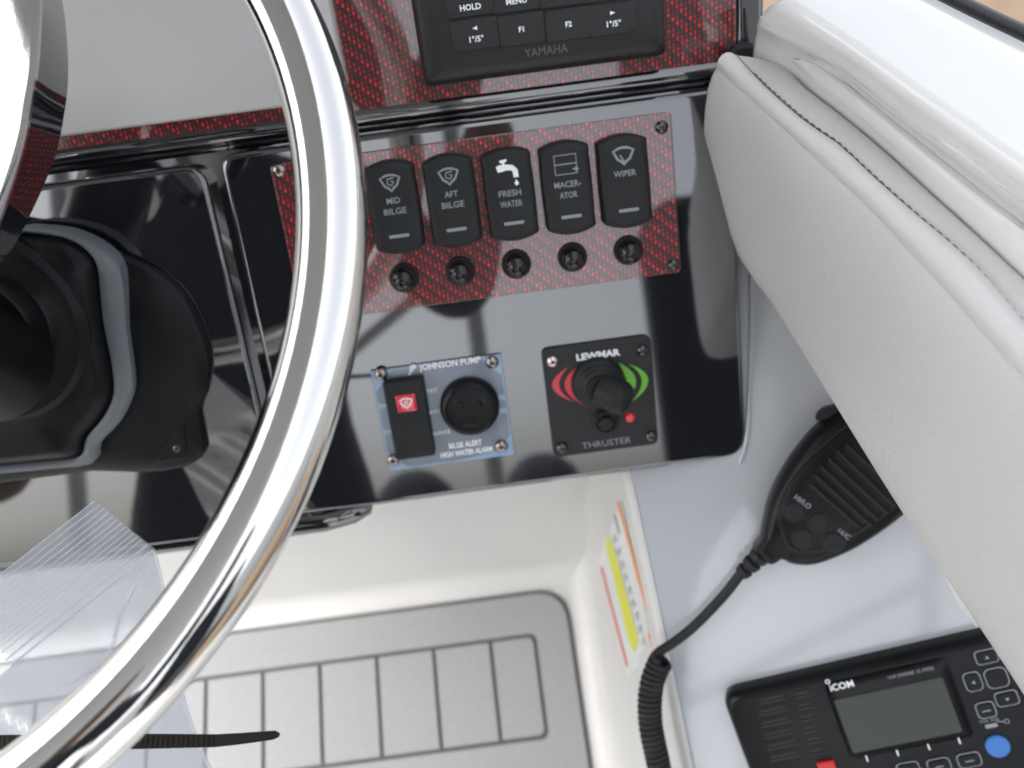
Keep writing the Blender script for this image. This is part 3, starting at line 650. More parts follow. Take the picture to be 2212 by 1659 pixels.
q = rq(1818, 1479); obj('brand_lettering', *join(text_mesh('iCOM', .0054, q[0], q[1], RH + .0019, bold=.0001), strip(circ(.0011, 14, q[0] - .0066, q[1] + .0042), .0005, RH + .0019, True)), WHITEP, bz)
q = rq(1966, 1451); obj('model_lettering', *text_mesh('VHF MARINE  IC-M330', .0030, q[0], q[1], RH + .0019, width=.0245), GREYP, bz)
tk = []
for px, py in ((1872, 1635), (1938, 1623), (2005, 1610), (2071, 1597)):
    q = rq(px, py); tk.append(strip([(q[0], q[1] + .0018), (q[0], q[1] - .0018)], .0007, RH + .0019))
obj('marks', *join(*tk), WHITEP, bz)
def rkey(px, py, wk, hk, r, sym=None):
    q = rq(px, py)
    k_ = obj('key', *stack(rrect(wk, hk, r, 4, q[0], q[1]), [(0, RH - .0005), (0, RH + .0014), (.0006, RH + .0020)]), SOFT, rad, smooth=True)
    obj('key_outline', *strip(rrect(wk + .0006, hk + .0006, r, 4, q[0], q[1]), .0007, RH + .0009, True), GREYP, k_)
    if sym: obj('key_legend', *flat([(q[0] + a_ * .0011, q[1] + b_ * .0011) for a_, b_ in sym], RH + .0022), GREYP, k_)
rkey(2130, 1417, .0105, .0068, .0018, [(-1, -.7), (1, -.7), (0, 1)])
rkey(2101, 1471, .0078, .0098, .0024, [(.7, -1), (.7, 1), (-1, 0)])
rkey(2152, 1463, .0104, .0102, .0030)
rkey(2174, 1507, .0105, .0072, .0018, [(-1, .7), (0, -1), (1, .7)])
rkey(2129, 1532, .0086, .0080, .0020, [(-2, -.3), (2, -.3), (2, .3), (-2, .3)])
for px, py in ((1962, 1660), (2028, 1652), (2093, 1640)): rkey(px, py, .0112, .0072, .0022, [(-2, -.3), (2, -.3), (2, .3), (-2, .3)])
q = rq(2154, 1610); bb = obj('blue_button', *stack(circ(.0062, 28), [(0, RH - .0005), (0, RH + .0016), (.0008, RH + .0024)]), BLUE, rad, smooth=True); bb.location = (q[0], q[1], 0)
q = rq(2143, 1560); obj('lettering', *join(text_mesh('VOL SQL', .0026, q[0] - .001, q[1] + .0014, RH + .0002), flat(rrect(.0062, .0022, .0005, 2, q[0] - .001, q[1] - .0018), RH + .0002), strip(circ(.0012, 12, q[0] + .0072, q[1] - .001), .0004, RH + .0002, True), strip([(q[0] + .0022, q[1]), (q[0] + .006, q[1] - .001)], .0005, RH + .0002)), GREYP, rad)
q = rq(1786, 1654); obj('red_button', *stack(rrect(.0098, .0070, .0008, 3, q[0], q[1]), [(0, RH - .0005), (0, RH + .002), (.0006, RH + .0026)]), REDB, rad, smooth=True)
# speaker grille: recessed slots framed by ribs
for k in range(6):
    for s_, (pa, pb) in enumerate((((540, 1228), (680, 1201)), ((722, 1193), (800, 1178)))):
        off = k * 72
        def cp(p, sh): return (1456 + (p[0] + off * .27 + sh) * .3418, 1092 + (p[1] + off) * .3418)
        ex = -28 if (s_ == 0 and k) else 0; ex2 = 45 if s_ else 12
        A2, B2 = rq(*cp((pa[0] + ex + (40 if s_ else 0), pa[1]), 0)), rq(*cp((pb[0] + ex2, pb[1]), 0))
        y_ = (A2[1] + B2[1]) / 2
        obj('grille_slot', *flat(rrect(max(.003, B2[0] - A2[0]), .0020, .0009, 3, (A2[0] + B2[0]) / 2, y_), RH + .0003), GAP, rad)
        obj('grille_rib', *tube([(A2[0] - .0006, y_ - .0019, RH), (B2[0] + .0006, y_ - .0019, RH)], .0008, 8), KEYPL, rad, smooth=True)
q0 = rq(1618, 1515); q1 = rq(1770, 1482)

# ================================================================== hand microphone and its cord
MD = V(0, 0, 0)
pA = POD.hit(1650, 1196); pB = POD.hit(1905, 985)
MP = Plane(POD.hit(1760, 1080) + POD.n * .004, POD.n, (pB - pA).normalized())
mic = thing('hand_microphone', 'black fist microphone with ridged grille hung on the white console', 'microphone', MP.mat())
body = [(1626, 1186), (1639, 1162), (1645, 1133), (1659, 1074), (1683, 1023), (1715, 974), (1765, 916), (1835, 872), (1930, 862), (2010, 905), (2035, 980), (2005, 1060), (1952, 1111), (1898, 1152), (1837, 1189), (1776, 1214), (1739, 1220), (1708, 1216), (1686, 1207), (1661, 1218)]
MH = .022
MB = [tuple(p) for p in catmull([MP.uv(x, y, MH * .5) for x, y in body], 4, True)]
obj('body', *stack(MB, [(.003, 0), (0, .005), (0, .010), (.001, .015), (.0035, .0195), (.0065, .0215), (.009, MH)]), SOFT, mic, smooth=True, angle=70)
fc = [(1690, 1150), (1680, 1120), (1685, 1085), (1703, 1045), (1733, 1005), (1775, 965), (1840, 915), (1925, 895), (1985, 930), (2000, 985), (1975, 1045), (1935, 1088), (1885, 1128), (1825, 1165), (1770, 1190), (1720, 1190), (1700, 1175)]
fpoly = [tuple(p) for p in catmull([MP.uv(x, y, MH) for x, y in fc], 4, True)]
obj('face_seam', *strip(fpoly, .0008, MH + .0002, True), GAP, mic)
obj('face', *stack([(x, y) for x, y in fpoly], [(.0006, MH - .002), (.0006, MH + .0006), (.0014, MH + .0010)]), SOFT, mic, smooth=True, angle=70)
mc = lambda x, y: (1593 + x * .2441, 864 + y * .2441)
for k, (a2, b2) in enumerate((((960, 390), (1330, 740)), ((880, 450), (1380, 930)), ((805, 520), (1320, 1000)), ((740, 590), (1240, 1060)), ((685, 665), (1180, 1110)), ((640, 745), (1080, 1130)))):
    P0 = MP.uv(*mc(*a2), MH); P1 = MP.uv(*mc(*b2), MH)
    obj('grille_groove', *strip([P0, P1], .0013, MH + .0013), GAP, mic)
    v_ = Vector((P1[0] - P0[0], P1[1] - P0[1])); nn = Vector((-v_.y, v_.x)).normalized() * .0016
    obj('grille_rib', *tube([(P0[0] + nn.x, P0[1] + nn.y, MH + .0009), (P1[0] + nn.x, P1[1] + nn.y, MH + .0009)], .0009, 8), SOFT, mic, smooth=True)
for (x, y), r_ in (((505, 980), .0056), ((720, 1075), .0056), ((580, 1215), .0056), ((850, 1245), .0056)):
    q = MP.uv(*mc(x, y), MH)
    kb_ = obj('button', *stack(circ(r_, 24), [(0, MH), (0, MH + .0018), (.0008, MH + .0026)]), RUB, mic, smooth=True); kb_.location = (q[0], q[1], 0)
    obj('button_gap', *strip(circ(r_ + .0004, 24), .0007, MH + .0013, True), GAP, kb_)
ta = Vector(MP.uv(*mc(520, 860), MH)); tb_ = Vector(MP.uv(*mc(630, 940), MH)); ang = math.atan2(tb_.y - ta.y, tb_.x - ta.x)
def rot_text(s_, px, py, size):
    q = MP.uv(*mc(px, py), MH); t_ = text_mesh(s_, size, 0, 0, 0, bold=.00008); c_, s2 = math.cos(ang), math.sin(ang)
    return [(q[0] + x * c_ - y * s2, q[1] + x * s2 + y * c_, MH + .0014) for x, y, z in t_[0]], t_[1]
obj('lettering', *join(rot_text('HI/LO', 575, 898, .0040), rot_text('16/C', 938, 1180, .0040)), GREYP, mic)
# hang clip at the top edge
cl = [MP.uv(x, y, .010) for x, y in ((1765, 908), (1766, 893), (1785, 880), (1820, 872), (1850, 868), (1850, 888), (1800, 897))]
obj('hanger', *stack([tuple(p) for p in catmull(cl, 3, True)], [(0, .003), (0, .012), (.001, .014)]), RUB, mic, smooth=True)

def pod(px, py, h): return POD.hit(px, py, h)
cord = thing('microphone_cord', 'black coiled microphone cord hanging over the console edge', 'cord', Matrix.Translation(POD.hit(1432, 1440)))
ci = cord.matrix_world.inverted()
plain = catmull([pod(1652, 1192, .014), pod(1625, 1213, .013), pod(1600, 1240, .012), pod(1560, 1290, .010), pod(1500, 1352, .009), pod(1455, 1388, .010), pod(1422, 1410, .012), pod(1406, 1436, .014), pod(1410, 1462, .016)], 8)
obj('lead', *tube([ci @ p for p in plain], .0030, 14), RUB, cord, smooth=True)
sr0, sr1 = pod(1645, 1197, .014), pod(1596, 1244, .012)
for k in range(3):
    t = k / 3; c_ = sr0.lerp(sr1, t + .02); d_ = sr0.lerp(sr1, t + .22)
    obj('strain_relief', *tube([ci @ c_, ci @ d_], [.0062 - k * .0006, .0056 - k * .0006], 14), RUB, cord, smooth=True, angle=40)
# coil
axis = catmull([pod(1430, 1424, .014), pod(1412, 1462, .014), pod(1404, 1510, .014), pod(1406, 1570, .014), pod(1420, 1640, .014), pod(1436, 1720, .014), pod(1450, 1800, .014)], 24)
L_ = [0]
for a_, b_ in zip(axis, axis[1:]): L_.append(L_[-1] + (b_ - a_).length)
pitch = .0035; rc2 = .0058; hel = []; ref = POD.n
nturn = L_[-1] / pitch; steps = int(nturn * 14)
j = 0
for k in range(steps + 1):
    s_ = L_[-1] * k / steps
    while j < len(L_) - 2 and L_[j + 1] < s_: j += 1
    f_ = (s_ - L_[j]) / max(1e-9, L_[j + 1] - L_[j]); p_ = axis[j].lerp(axis[j + 1], f_); t_ = (axis[j + 1] - axis[j]).normalized()
    e1 = (ref - t_ * ref.dot(t_)).normalized(); e2 = t_.cross(e1); a_ = 2 * math.pi * s_ / pitch
    hel.append(ci @ (p_ + (e1 * math.cos(a_) + e2 * math.sin(a_)) * rc2))
obj('coil', *tube(hel, .00185, 8), RUB, cord, smooth=True)

# ================================================================== upholstered bolster
ZT = at(1580, 160, .41).z; ZB = at(1640, 650, .46).z
bol = thing('padded_bolster', 'pale grey vinyl padded bolster with stitched welt along the gunwale', 'bolster', Matrix.Translation(at_z(1900, 760, ZB)))
bi = bol.matrix_world.inverted()
def interp(pts, n):
    c = catmull([V(*p, 0) for p in pts], 8); L2 = [0]
    for a_, b_ in zip(c, c[1:]): L2.append(L2[-1] + (b_ - a_).length)
    out = []; j = 0
    for k in range(n):
        s_ = L2[-1] * k / (n - 1)
        while j < len(L2) - 2 and L2[j + 1] < s_: j += 1
        out.append(c[j].lerp(c[j + 1], (s_ - L2[j]) / max(1e-9, L2[j + 1] - L2[j])))
    return [(p.x, p.y) for p in out]
NS = 26
Bp = interp([(1530, 462), (1567, 512), (1633, 610), (1664, 648), (1805, 876), (1952, 1111), (2129, 1374), (2250, 1560), (2350, 1715)], NS)
Pp = interp([(1556, 148), (1656, 234), (1742, 313), (1821, 383), (1899, 457), (1977, 539), (2055, 621), (2212, 795), (2420, 1030)], NS)   # groove between face and welt
Sp = interp([(1590, 122), (1656, 191), (1742, 266), (1809, 313), (1871, 371), (1957, 449), (2035, 516), (2102, 578), (2160, 645), (2212, 705), (2440, 970)], NS)   # stitched seam
TL = [(1703, 147), (1719, 172), (1821, 250), (1918, 332), (2016, 422), (2094, 492), (2212, 602), (2330, 715), (2500, 880)]
Tp = interp(TL, NS)   # back edge
rows = []; welt = []; seam = []
ends = at_z(1530, 450, (ZT + ZB) / 2)
for k in range(NS):
    B_ = at_z(*Bp[k], ZB); P_ = at_z(*Pp[k], ZT); S_ = at_z(*Sp[k], ZT + .002); T_ = at_z(*Tp[k], ZT + .002)
    if k == 0: g0 = (B_, P_, S_, T_)
    outn = (P_ - B_).cross(V(0, 1, 0)); outn = -outn.normalized() if outn.z < 0 or outn.x > 0 else outn.normalized()
    if outn.x > 0: outn = -outn
    r_ = [B_ + V(.045, 0, -.004), B_ + V(.012, 0, -.006), B_ + V(.003, 0, -.003)]
    for t in (0, .06, .15, .3, .45, .6, .75, .88, .96, 1):
        r_.append(B_.lerp(P_, t) + outn * (.0045 * (1 - (2 * t - 1) ** 6)))
    r_ += [P_.lerp(S_, .5) + V(0, 0, -.001), S_]
    r_ += [S_.lerp(T_, t) + V(0, 0, .0012 * 4 * t * (1 - t)) for t in (.1, .3, .5, .7, .9)] + [T_ + V(.003, 0, -.003), T_ + V(.01, 0, -.06)]
    rows.append([bi @ p for p in r_]); welt.append(bi @ (P_.lerp(S_, .5) - V(0, 0, .0006) + outn * .0004)); seam.append(bi @ (S_ + V(0, 0, .0010)))
# rounded forward end: shrink two extra sections
r0 = rows[0]; cen = sum((Vector(p) for p in r0), Vector()) / len(r0); fwd = (Vector(rows[0][8]) - Vector(rows[1][8])).normalized()
ext = []
for sc_, f_ in ((.992, .0015), (.975, .0035), (.94, .005), (.8, .0062), (.02, .007)): ext.append([cen + (Vector(p) - cen) * sc_ + fwd * f_ for p in r0])
rows = ext[::-1] + rows
loft(rows, VINYL, 'pad', bol, angle=80)
wr = [(Vector(welt[k]) - Vector(seam[k])).length * .86 for k in range(NS)]
wv = [Vector(welt[0]) + fwd * .004 - V(0, 0, .006)] + [Vector(p) for p in welt]
obj('welt', *tube(wv, [wr[0] * .6] + wr, 14), VINYL, bol, smooth=True)
obj('seam', *tube([p - Vector((0, 0, .0004)) for p in seam], .00045, 6), mat('seam_shadow', (.34, .35, .34), .8), bol, smooth=True)
st_ = []
cs = catmull(seam, 14); acc = 0; start = None
Lc = [0]
for a_, b_ in zip(cs, cs[1:]): Lc.append(Lc[-1] + (b_ - a_).length)
def on(cv_, Lv, s_):
    for j in range(len(Lv) - 1):
        if Lv[j + 1] >= s_: return cv_[j].lerp(cv_[j + 1], (s_ - Lv[j]) / max(1e-9, Lv[j + 1] - Lv[j]))
    return cv_[-1]
s_ = .02
while s_ < Lc[-1] - .004:
    a_, b_ = on(cs, Lc, s_), on(cs, Lc, s_ + .0030); m_ = (a_ + b_) / 2 + Vector((0, 0, .0005)); st_.append(tube([a_, m_, b_], .00038, 6)); s_ += .0043
o_ = obj('stitching', *join(*st_), THREAD, bol, smooth=True); o_['kind'] = 'stuff'

# ================================================================== gunwale
gun = thing('gunwale', 'glossy white gunwale coaming with black rub rail behind the bolster', 'gunwale', Matrix.Translation(at_z(2100, 300, ZT)))
gi_ = gun.matrix_world.inverted()
def line_z(p0, p1, z, n=10, ext=.35): return [at_z(p0[0] + (p1[0] - p0[0]) * t, p0[1] + (p1[1] - p0[1]) * t, z) for t in [k / (n - 1) * (1 + ext) for k in range(n)]]
NG = 16
def poly_z(pts, z): return [at_z(x, y, z) for x, y in interp(pts, NG)]
la = poly_z([(x + 3, y - 1) for x, y in TL], ZT + .0005)
lb = poly_z([(1735, 141), (1800, 192), (1860, 242), (1977, 340), (2094, 434), (2212, 524), (2330, 615), (2500, 745)], ZT + .010)
lb2 = poly_z([(1765, 143), (1815, 180), (1880, 232), (1990, 322), (2105, 415), (2212, 500), (2330, 590), (2500, 715)], ZT + .013)
lb3 = poly_z([(1775, 143), (1825, 178), (1890, 228), (2000, 316), (2115, 408), (2212, 485), (2330, 575), (2500, 700)], ZT + .011)
rws = []
for k in range(NG):
    a_, b_, c_, d_ = la[k], lb[k], lb2[k], lb3[k]
    rws.append([gi_ @ p for p in (a_ + V(0, 0, -.05), a_, a_.lerp(b_, .5) + V(-.001, 0, .002), b_ - V(0, 0, .001), b_.lerp(c_, .5) + V(0, 0, .001), c_, d_)])
r0 = rws[0]; ce = sum(r0[1:], Vector()) / 6; fd = (rws[0][3] - rws[1][3]).normalized()
rws = [[ce + (p - ce) * s_ + fd * f_ for p in r0] for s_, f_ in ((.3, .006), (.75, .005), (.93, .0025))] + rws
loft(rws, GEL, 'lip', gun, angle=60)
lcf = poly_z([(1640, 88), (1728, 128), (1825, 180), (1890, 232), (2000, 320), (2115, 412), (2212, 489), (2500, 704)], ZT + .009)
lc = poly_z([(1668, 6), (1703, 31), (1821, 113), (1938, 199), (2055, 281), (2212, 395), (2500, 600)], ZT + .040)
ld_ = poly_z([(1940, -42), (2024, 0), (2110, 43), (2212, 92), (2330, 150), (2500, 235), (2700, 335)], ZT + .046)
rws = []
for k in range(NG):
    f_, c_, d_ = lcf[k], lc[k], ld_[k]
    inn = (f_ - c_).normalized(); outw = (d_ - c_).normalized()
    rws.append([gi_ @ p for p in (f_ + V(0, 0, -.1), f_, f_.lerp(c_, .35) + V(-.001, 0, 0), f_.lerp(c_, .6) + V(-.001, 0, 0), c_ + inn * .016, c_ + inn * .008 + outw * .0015, c_ + inn * .003 + outw * .0045, c_ + outw * .009, c_ + outw * .018, c_.lerp(d_, .4), c_.lerp(d_, .7), d_, d_ + V(.006, 0, -.004), d_ + V(.008, 0, -.3))])
r0 = rws[0]; ce = sum(r0[1:], Vector()) / (len(r0) - 1); fd = (rws[0][6] - rws[1][6]).normalized()
rws = [[ce + (p - ce) * s_ + fd * f_ for p in r0] for s_, f_ in ((.3, .012), (.8, .010), (.93, .006), (.98, .003))] + rws
loft(rws, GEL, 'coaming', gun, angle=60)
obj('rub_rail', *tube([gi_ @ (p + V(.006, 0, -.003)) for p in ld_], .0052, 16), RAIL, gun, smooth=True)

# ================================================================== steering wheel
KS = .832
def camw(x, y, z): return CAM + RT * x + UP * y - FW * z * -1 if False else CAM + RT * x + UP * y + FW * (-z)
WC = camw(-.3109 * KS, .0498 * KS, -.3493 * KS)
wn_ = (RT * -.0263 + UP * .2275 - FW).normalized()
WR, WT = .2405 * KS, .0141 * KS
WP = Plane(WC, wn_, V(1, 0, 0))
whl = thing('steering_wheel', 'polished stainless steel boat steering wheel in front of the dash', 'steering wheel', WP.mat())
obj('rim', *tube([(WR * math.cos(2 * math.pi * k / 160), WR * math.sin(2 * math.pi * k / 160), 0) for k in range(160)], WT, 32, closed=True), CHROME, whl, smooth=True)
face = [(-330, 20), (-200, -160), (-30, -200), (70, -140), (86, 0), (86, 36), (77, 143), (59, 229), (43, 304), (0, 412), (-60, 520), (-160, 600), (-330, 600)]
sidep = [(-330, 60), (-200, -140), (-10, -200), (100, -130), (132, 0), (147, 125), (147, 172), (138, 251), (115, 351), (82, 430), (47, 501), (0, 569), (-60, 640), (-160, 700), (-330, 700)]
HS = .012
f2 = [WP.uv(x, y, HS) for x, y in face]
fo = catmull([V(*p, 0) for p in f2], 4, True)
so_ = catmull([V(*WP.uv(x, y, -.012), 0) for x, y in [(-330, 60), (-200, -140), (-10, -200), (100, -130), (134, 0), (145, 90), (147, 172), (138, 251), (115, 351), (47, 501), (0, 569), (-100, 680), (-330, 700)]], 4, True)
n_ = len(fo); vs_ = []
for t, zz in ((0, -.012), (.35, -.004), (.75, .006), (.93, .0105), (1, HS), (1.25, HS + .0012)):
    for i in range(n_):
        p_ = so_[i].lerp(fo[i], min(t, 1))
        if t > 1: p_ = p_.lerp(Vector((sum(q.x for q in fo) / n_, sum(q.y for q in fo) / n_, 0)), .12)
        vs_.append((p_.x, p_.y, zz))
nl = 6
ie = [(j * n_ + i, j * n_ + (i + 1) % n_, (j + 1) * n_ + (i + 1) % n_, (j + 1) * n_ + i) for j in range(3) for i in range(n_)]
obj('spoke_edge', vs_[:4 * n_], ie, BLACK, whl, smooth=True, angle=50)
xr_ = max(v[0] for v in vs_[3 * n_:]); vs_ = [(x, y, z_ + .32 * (x - xr_)) for x, y, z_ in vs_[3 * n_:]]; nl = 3
fs_ = [(j * n_ + i, j * n_ + (i + 1) % n_, (j + 1) * n_ + (i + 1) % n_, (j + 1) * n_ + i) for j in range(nl - 1) for i in range(n_)] + [tuple((nl - 1) * n_ + i for i in range(n_))]
obj('spoke', vs_, fs_, CHROME, whl, smooth=True, angle=12)
obj('hub_boot', *lathe([(.028, -.15), (.025, -.09), (.025, -.029)], 32), SOFT, whl, smooth=True)
obj('hub', *lathe([(.030, -.030), (.034, -.01), (.034, .004), (.028, .010), (.012, .013)], 40, WP.loc(WP.o)[0], 0), CHROME, whl, smooth=True, angle=40)

# ================================================================== clear zip bag and cable tie
BG = Plane(at(180, 1330, .40), (RT * .25 + UP * .10 - FW).normalized(), RT)
def film_mat():
    m = bpy.data.materials.new('clear_film'); m.use_nodes = True; t = m.node_tree; n = t.nodes; L = t.links
    out = n['Material Output']; n.remove(n['Principled BSDF'])
    tr = n.new('ShaderNodeBsdfTransparent'); tr.inputs[0].default_value = (.88, .905, .94, 1)
    gl = n.new('ShaderNodeBsdfGlossy'); gl.inputs['Roughness'].default_value = .22
    tl2 = n.new('ShaderNodeBsdfTranslucent'); tl2.inputs[0].default_value = (.85, .87, .9, 1); df = n.new('ShaderNodeBsdfDiffuse'); df.inputs[0].default_value = (.8, .82, .85, 1)
    ad = n.new('ShaderNodeMixShader'); L.new(tl2.outputs[0], ad.inputs[1]); L.new(df.outputs[0], ad.inputs[2])
    tc = n.new('ShaderNodeTexCoord'); nz = n.new('ShaderNodeTexNoise'); nz.inputs['Scale'].default_value = 22; nz.inputs['Detail'].default_value = 3; L.new(tc.outputs['Object'], nz.inputs['Vector'])
    bp = n.new('ShaderNodeBump'); bp.inputs['Strength'].default_value = .2; bp.inputs['Distance'].default_value = .004; L.new(nz.outputs['Fac'], bp.inputs['Height']); L.new(bp.outputs[0], gl.inputs['Normal'])
    m1 = n.new('ShaderNodeMixShader'); m1.inputs[0].default_value = .36; L.new(tr.outputs[0], m1.inputs[1]); L.new(ad.outputs[0], m1.inputs[2])
    fr = n.new('ShaderNodeFresnel'); fr.inputs[0].default_value = 1.5; L.new(bp.outputs[0], fr.inputs['Normal'])
    m2 = n.new('ShaderNodeMixShader'); L.new(math_node(t, 'MULTIPLY', fr.outputs[0], .8, True), m2.inputs[0]); L.new(m1.outputs[0], m2.inputs[1]); L.new(gl.outputs[0], m2.inputs[2])
    L.new(m2.outputs[0], out.inputs[0]); return m
FILM = film_mat()
bag = thing('zip_bag', 'clear plastic zip bag with ribbed closure below the wheel rim', 'plastic bag', BG.mat())
c0 = Vector(BG.uv(205, 1080)); c1 = Vector(BG.uv(331, 1188)); c2 = Vector(BG.uv(-110, 1326)); 
ex = (c2 - c0)                      # along the ribs
ey = (c1 - c0)                      # across the ribs, down the bag
edge_r = [BG.uv(331, 1188), BG.uv(346, 1240), BG.uv(362, 1330), BG.uv(385, 1450), BG.uv(412, 1560), BG.uv(470, 1700), BG.uv(520, 1800)]
er = [Vector((p.x, p.y)) for p in catmull([V(*p, 0) for p in edge_r], 5)]
NX = 24
for layer, dz in (('front_film', .0), ('back_film', -.006)):
    rws = []
    for r_i in range(9):
        t = r_i / 8; st0 = c0 + ey * t; rws.append([(st0 + ex * (k / NX)) for k in range(NX + 1)])
    for e_ in er[1:]: rws.append([e_ + ex * (k / NX) * 1.25 for k in range(NX + 1)])
    vs_ = []; 
    for i, r_ in enumerate(rws):
        for k, p_ in enumerate(r_):
            bulge = .0035 * math.sin(k * .5 + i * .35) * min(1, max(0, (i - 8) / 6)) * min(1, k / 3)
            vs_.append((p_.x, p_.y, dz * min(1, i / 8 if i < 8 else 1) + bulge * (1 if dz == 0 else -.6)))
    n_ = NX + 1
    obj(layer, vs_, [(i * n_ + k, i * n_ + k + 1, (i + 1) * n_ + k + 1, (i + 1) * n_ + k) for i in range(len(rws) - 1) for k in range(NX)], FILM, bag, smooth=True, angle=180)
for k, t in enumerate((.01, .09, .17, .245, .32, .39, .46, .53, .60, .665, .73, .80, .90, 1.0)):
    a_ = c0 + ey * t; b_ = a_ + ex
    obj('closure_rib', *tube([(a_.x, a_.y, .0004), (b_.x, b_.y, .0004)], (.00035 if t < .85 else .0007), 6), mat('rib_film', (.8, .83, .87), .25, alpha=.42), bag, smooth=True)

obj('side_seam', *tube([(p.x, p.y, .0006) for p in er], .00055, 6), mat('rib_film', (.8, .83, .87), .25, alpha=.42), bag, smooth=True)
for pts_ in (((318, 1215), (262, 1330), (235, 1450), (240, 1560)), ((150, 1480), (215, 1440), (300, 1425)), ((60, 1640), (150, 1560), (300, 1480), (350, 1400))):
    cr = catmull([V(*BG.uv(*p), .0008) for p in pts_], 6)
    obj('fold', *tube(cr, [.0003 + .0009 * math.sin(math.pi * k / (len(cr) - 1)) for k in range(len(cr))], 6), mat('fold_film', (.62, .68, .76), .2, alpha=.28), bag, smooth=True)
TI = Plane(at(300, 1606, .315), (UP * .3 - FW).normalized(), RT)
tie = thing('cable_tie', 'black nylon cable tie poking out below the wheel rim', 'cable tie', TI.mat())
def tq(px, py): return TI.uv(px, py)
topl = [(-60, 1588), (300, 1585), (470, 1586), (520, 1583), (595, 1578), (605, 1584), (603, 1592), (590, 1598), (520, 1608), (465, 1614), (300, 1618), (-60, 1622)]
obj('strap', *prism([tq(*p) for p in topl], -.0006, .0006), TIE, tie, bevel=.0003, segs=2)
x_ = -50
tw_ = []
while x_ < 462:
    a_, b_ = tq(x_, 1592), tq(x_ + 6, 1612); tw_.append(prism([(a_[0], b_[1]), (b_[0], b_[1]), (b_[0], a_[1]), (a_[0], a_[1])], .0005, .0010)); x_ += 11
obj('tie_teeth', *join(*tw_), TIE, tie)['kind'] = 'stuff'

# ================================================================== shade and surroundings behind the camera
top = thing('hardtop', 'white hardtop roof on grey legs overhead, mirrored in the wheel rim', 'roof', Matrix.Translation((0, 0, 2.1)))
LEG = mat('leg_paint', (.42, .42, .43), .3)
obj('roof_panel', *stack(round_poly([(-1.15, -1.35), (-.02, -1.35), (-.02, 1.6), (-1.15, 1.6)], .12), [(0, 0), (0, .03), (.03, .05)]), WHITET, top, smooth=True)
for x_ in (-1.08, -.07): obj('leg', *tube([(x_, -1.28, 0), (x_ * 1.02, -1.36, -1.97)], .022, 16), LEG, top, smooth=True)
obj('brace', *tube([(-1.05, -1.31, -1.05), (-.08, -1.29, -.42)], .018, 12), LEG, top, smooth=True)
obj('brace', *tube([(-.07, -1.34, -1.35), (.10, -1.20, -1.75)], .016, 12), LEG, top, smooth=True)
dk = obj('deck', [(-1.2, -3.9, .12), (.95, -3.9, .12), (.62, .12, .12), (-1.2, .12, .12)], [(0, 1, 2, 3)], GELM); struct(dk)
seat = thing('helm_seat', 'navy and white helm seat standing behind the wheel', 'seat', Matrix.Translation((.60, -1.0, .12)))
obj('pedestal', *lathe([(.16, 0), (.16, .02), (.05, .05), (.05, .55)], 24), mat('leg_paint', (.5, .5, .5), .3), seat, smooth=True, angle=40)
cush = obj('cushion', *stack(rrect(.52, .46, .06), [(0, 0), (0, .08), (.02, .11), (.05, .12)]), NAVY, seat, smooth=True); cush.location = (0, 0, .55)
bk = obj('backrest', *stack(rrect(.52, .95, .10), [(0, 0), (0, .06), (.02, .09), (.05, .1)]), NAVY, seat, smooth=True); bk.location = (0, -.22, 1.12); bk.rotation_euler = (R(80), 0, 0)

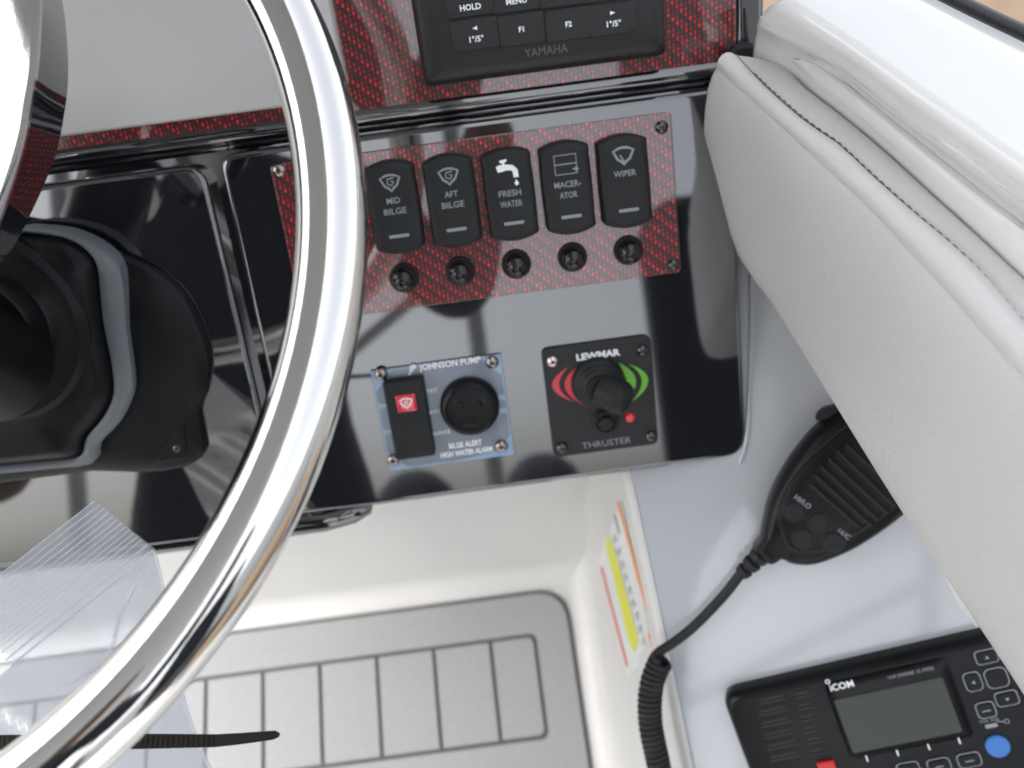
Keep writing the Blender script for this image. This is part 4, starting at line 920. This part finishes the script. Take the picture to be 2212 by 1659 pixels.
# the photographer, mirrored dark in the glossy dash
def person():
    def pm():
        m = bpy.data.materials.new('clothes_and_skin'); m.use_nodes = True; t = m.node_tree; n = t.nodes; L = t.links; b = n['Principled BSDF']; b.inputs['Roughness'].default_value = .75
        tc = n.new('ShaderNodeTexCoord'); sx = n.new('ShaderNodeSeparateXYZ'); L.new(tc.outputs['Object'], sx.inputs[0])
        hi = math_node(t, 'GREATER_THAN', sx.outputs[2], 1.50); fr = math_node(t, 'GREATER_THAN', sx.outputs[1], .26); lo = math_node(t, 'LESS_THAN', sx.outputs[2], .48)
        f = math_node(t, 'MAXIMUM', math_node(t, 'MAXIMUM', hi, fr), lo)
        mx = n.new('ShaderNodeMix'); mx.data_type = 'RGBA'; mx.inputs[6].default_value = (.016, .019, .030, 1); mx.inputs[7].default_value = (.20, .12, .08, 1)
        L.new(f, mx.inputs[0]); L.new(mx.outputs[2], b.inputs['Base Color']); return m
    P = [(0, 0, .93, .15), (0, 0, 1.08, .145), (0, .01, 1.25, .16), (0, 0, 1.40, .13), (0, .02, 1.47, .06), (0, .03, 1.53, .065), (0, .045, 1.60, .095), (0, .04, 1.68, .09),
         (-.19, 0, 1.39, .062), (-.25, .06, 1.16, .050), (-.20, .28, 1.02, .036), (-.14, .40, 1.00, .030),
         (.19, 0, 1.39, .062), (.33, .08, 1.20, .050), (.37, .26, 1.28, .036), (.40, .345, 1.335, .030),
         (-.10, 0, .86, .10), (-.12, .02, .48, .072), (-.12, -.02, .09, .045), (-.12, .13, .035, .04),
         (.10, 0, .86, .10), (.12, .02, .48, .072), (.12, -.02, .09, .045), (.12, .13, .035, .04)]
    E_ = [(0, 1), (1, 2), (2, 3), (3, 4), (4, 5), (5, 6), (6, 7), (3, 8), (8, 9), (9, 10), (10, 11), (3, 12), (12, 13), (13, 14), (14, 15), (0, 16), (16, 17), (17, 18), (18, 19), (0, 20), (20, 21), (21, 22), (22, 23)]
    me = bpy.data.meshes.new('person'); me.from_pydata([p[:3] for p in P], E_, []); o = bpy.data.objects.new('person', me); COL.objects.link(o)
    me.materials.append(pm())
    o.modifiers.new('skin', 'SKIN'); sv = me.skin_vertices[0].data
    for v, p in zip(sv, P): v.radius = (p[3], p[3])
    sv[0].use_root = True
    sub = o.modifiers.new('sub', 'SUBSURF'); sub.levels = 2; sub.render_levels = 2; o.modifiers['skin'].use_smooth_shade = True
    o.location = (-.38, -.42, .12)
    tag(o, 'person in dark navy shirt taking the picture, mirrored in the dash', 'person')
person()

for x_ in (-.62, .10):
    ob = thing('outboard_motor', 'dark navy outboard motor on the transom directly behind the %s' % ('person' if x_ < 0 else 'helm seat'), 'outboard', Matrix.Translation((x_, -4.2, .1)), 'outboard motors')
    obj('cowling', *stack(rrect(.46, .62, .16), [(.03, .45), (0, .6), (0, 1.0), (.04, 1.18), (.12, 1.26), (.18, 1.28)]), NAVY, ob, smooth=True)
    obj('midsection', *stack(rrect(.2, .3, .06), [(0, -.9), (0, .45)]), NAVY, ob, smooth=True)

dock = obj('dock', *prism([(.95, -6), (3.2, -6), (3.2, 9), (.95, 9)], -.45, -.35), mat('dock_wood', (.16, .115, .075), .8, noise=.35, nscale=6), bevel=.01)
tag(dock, 'tan wooden dock beyond the black rub rail', 'dock')
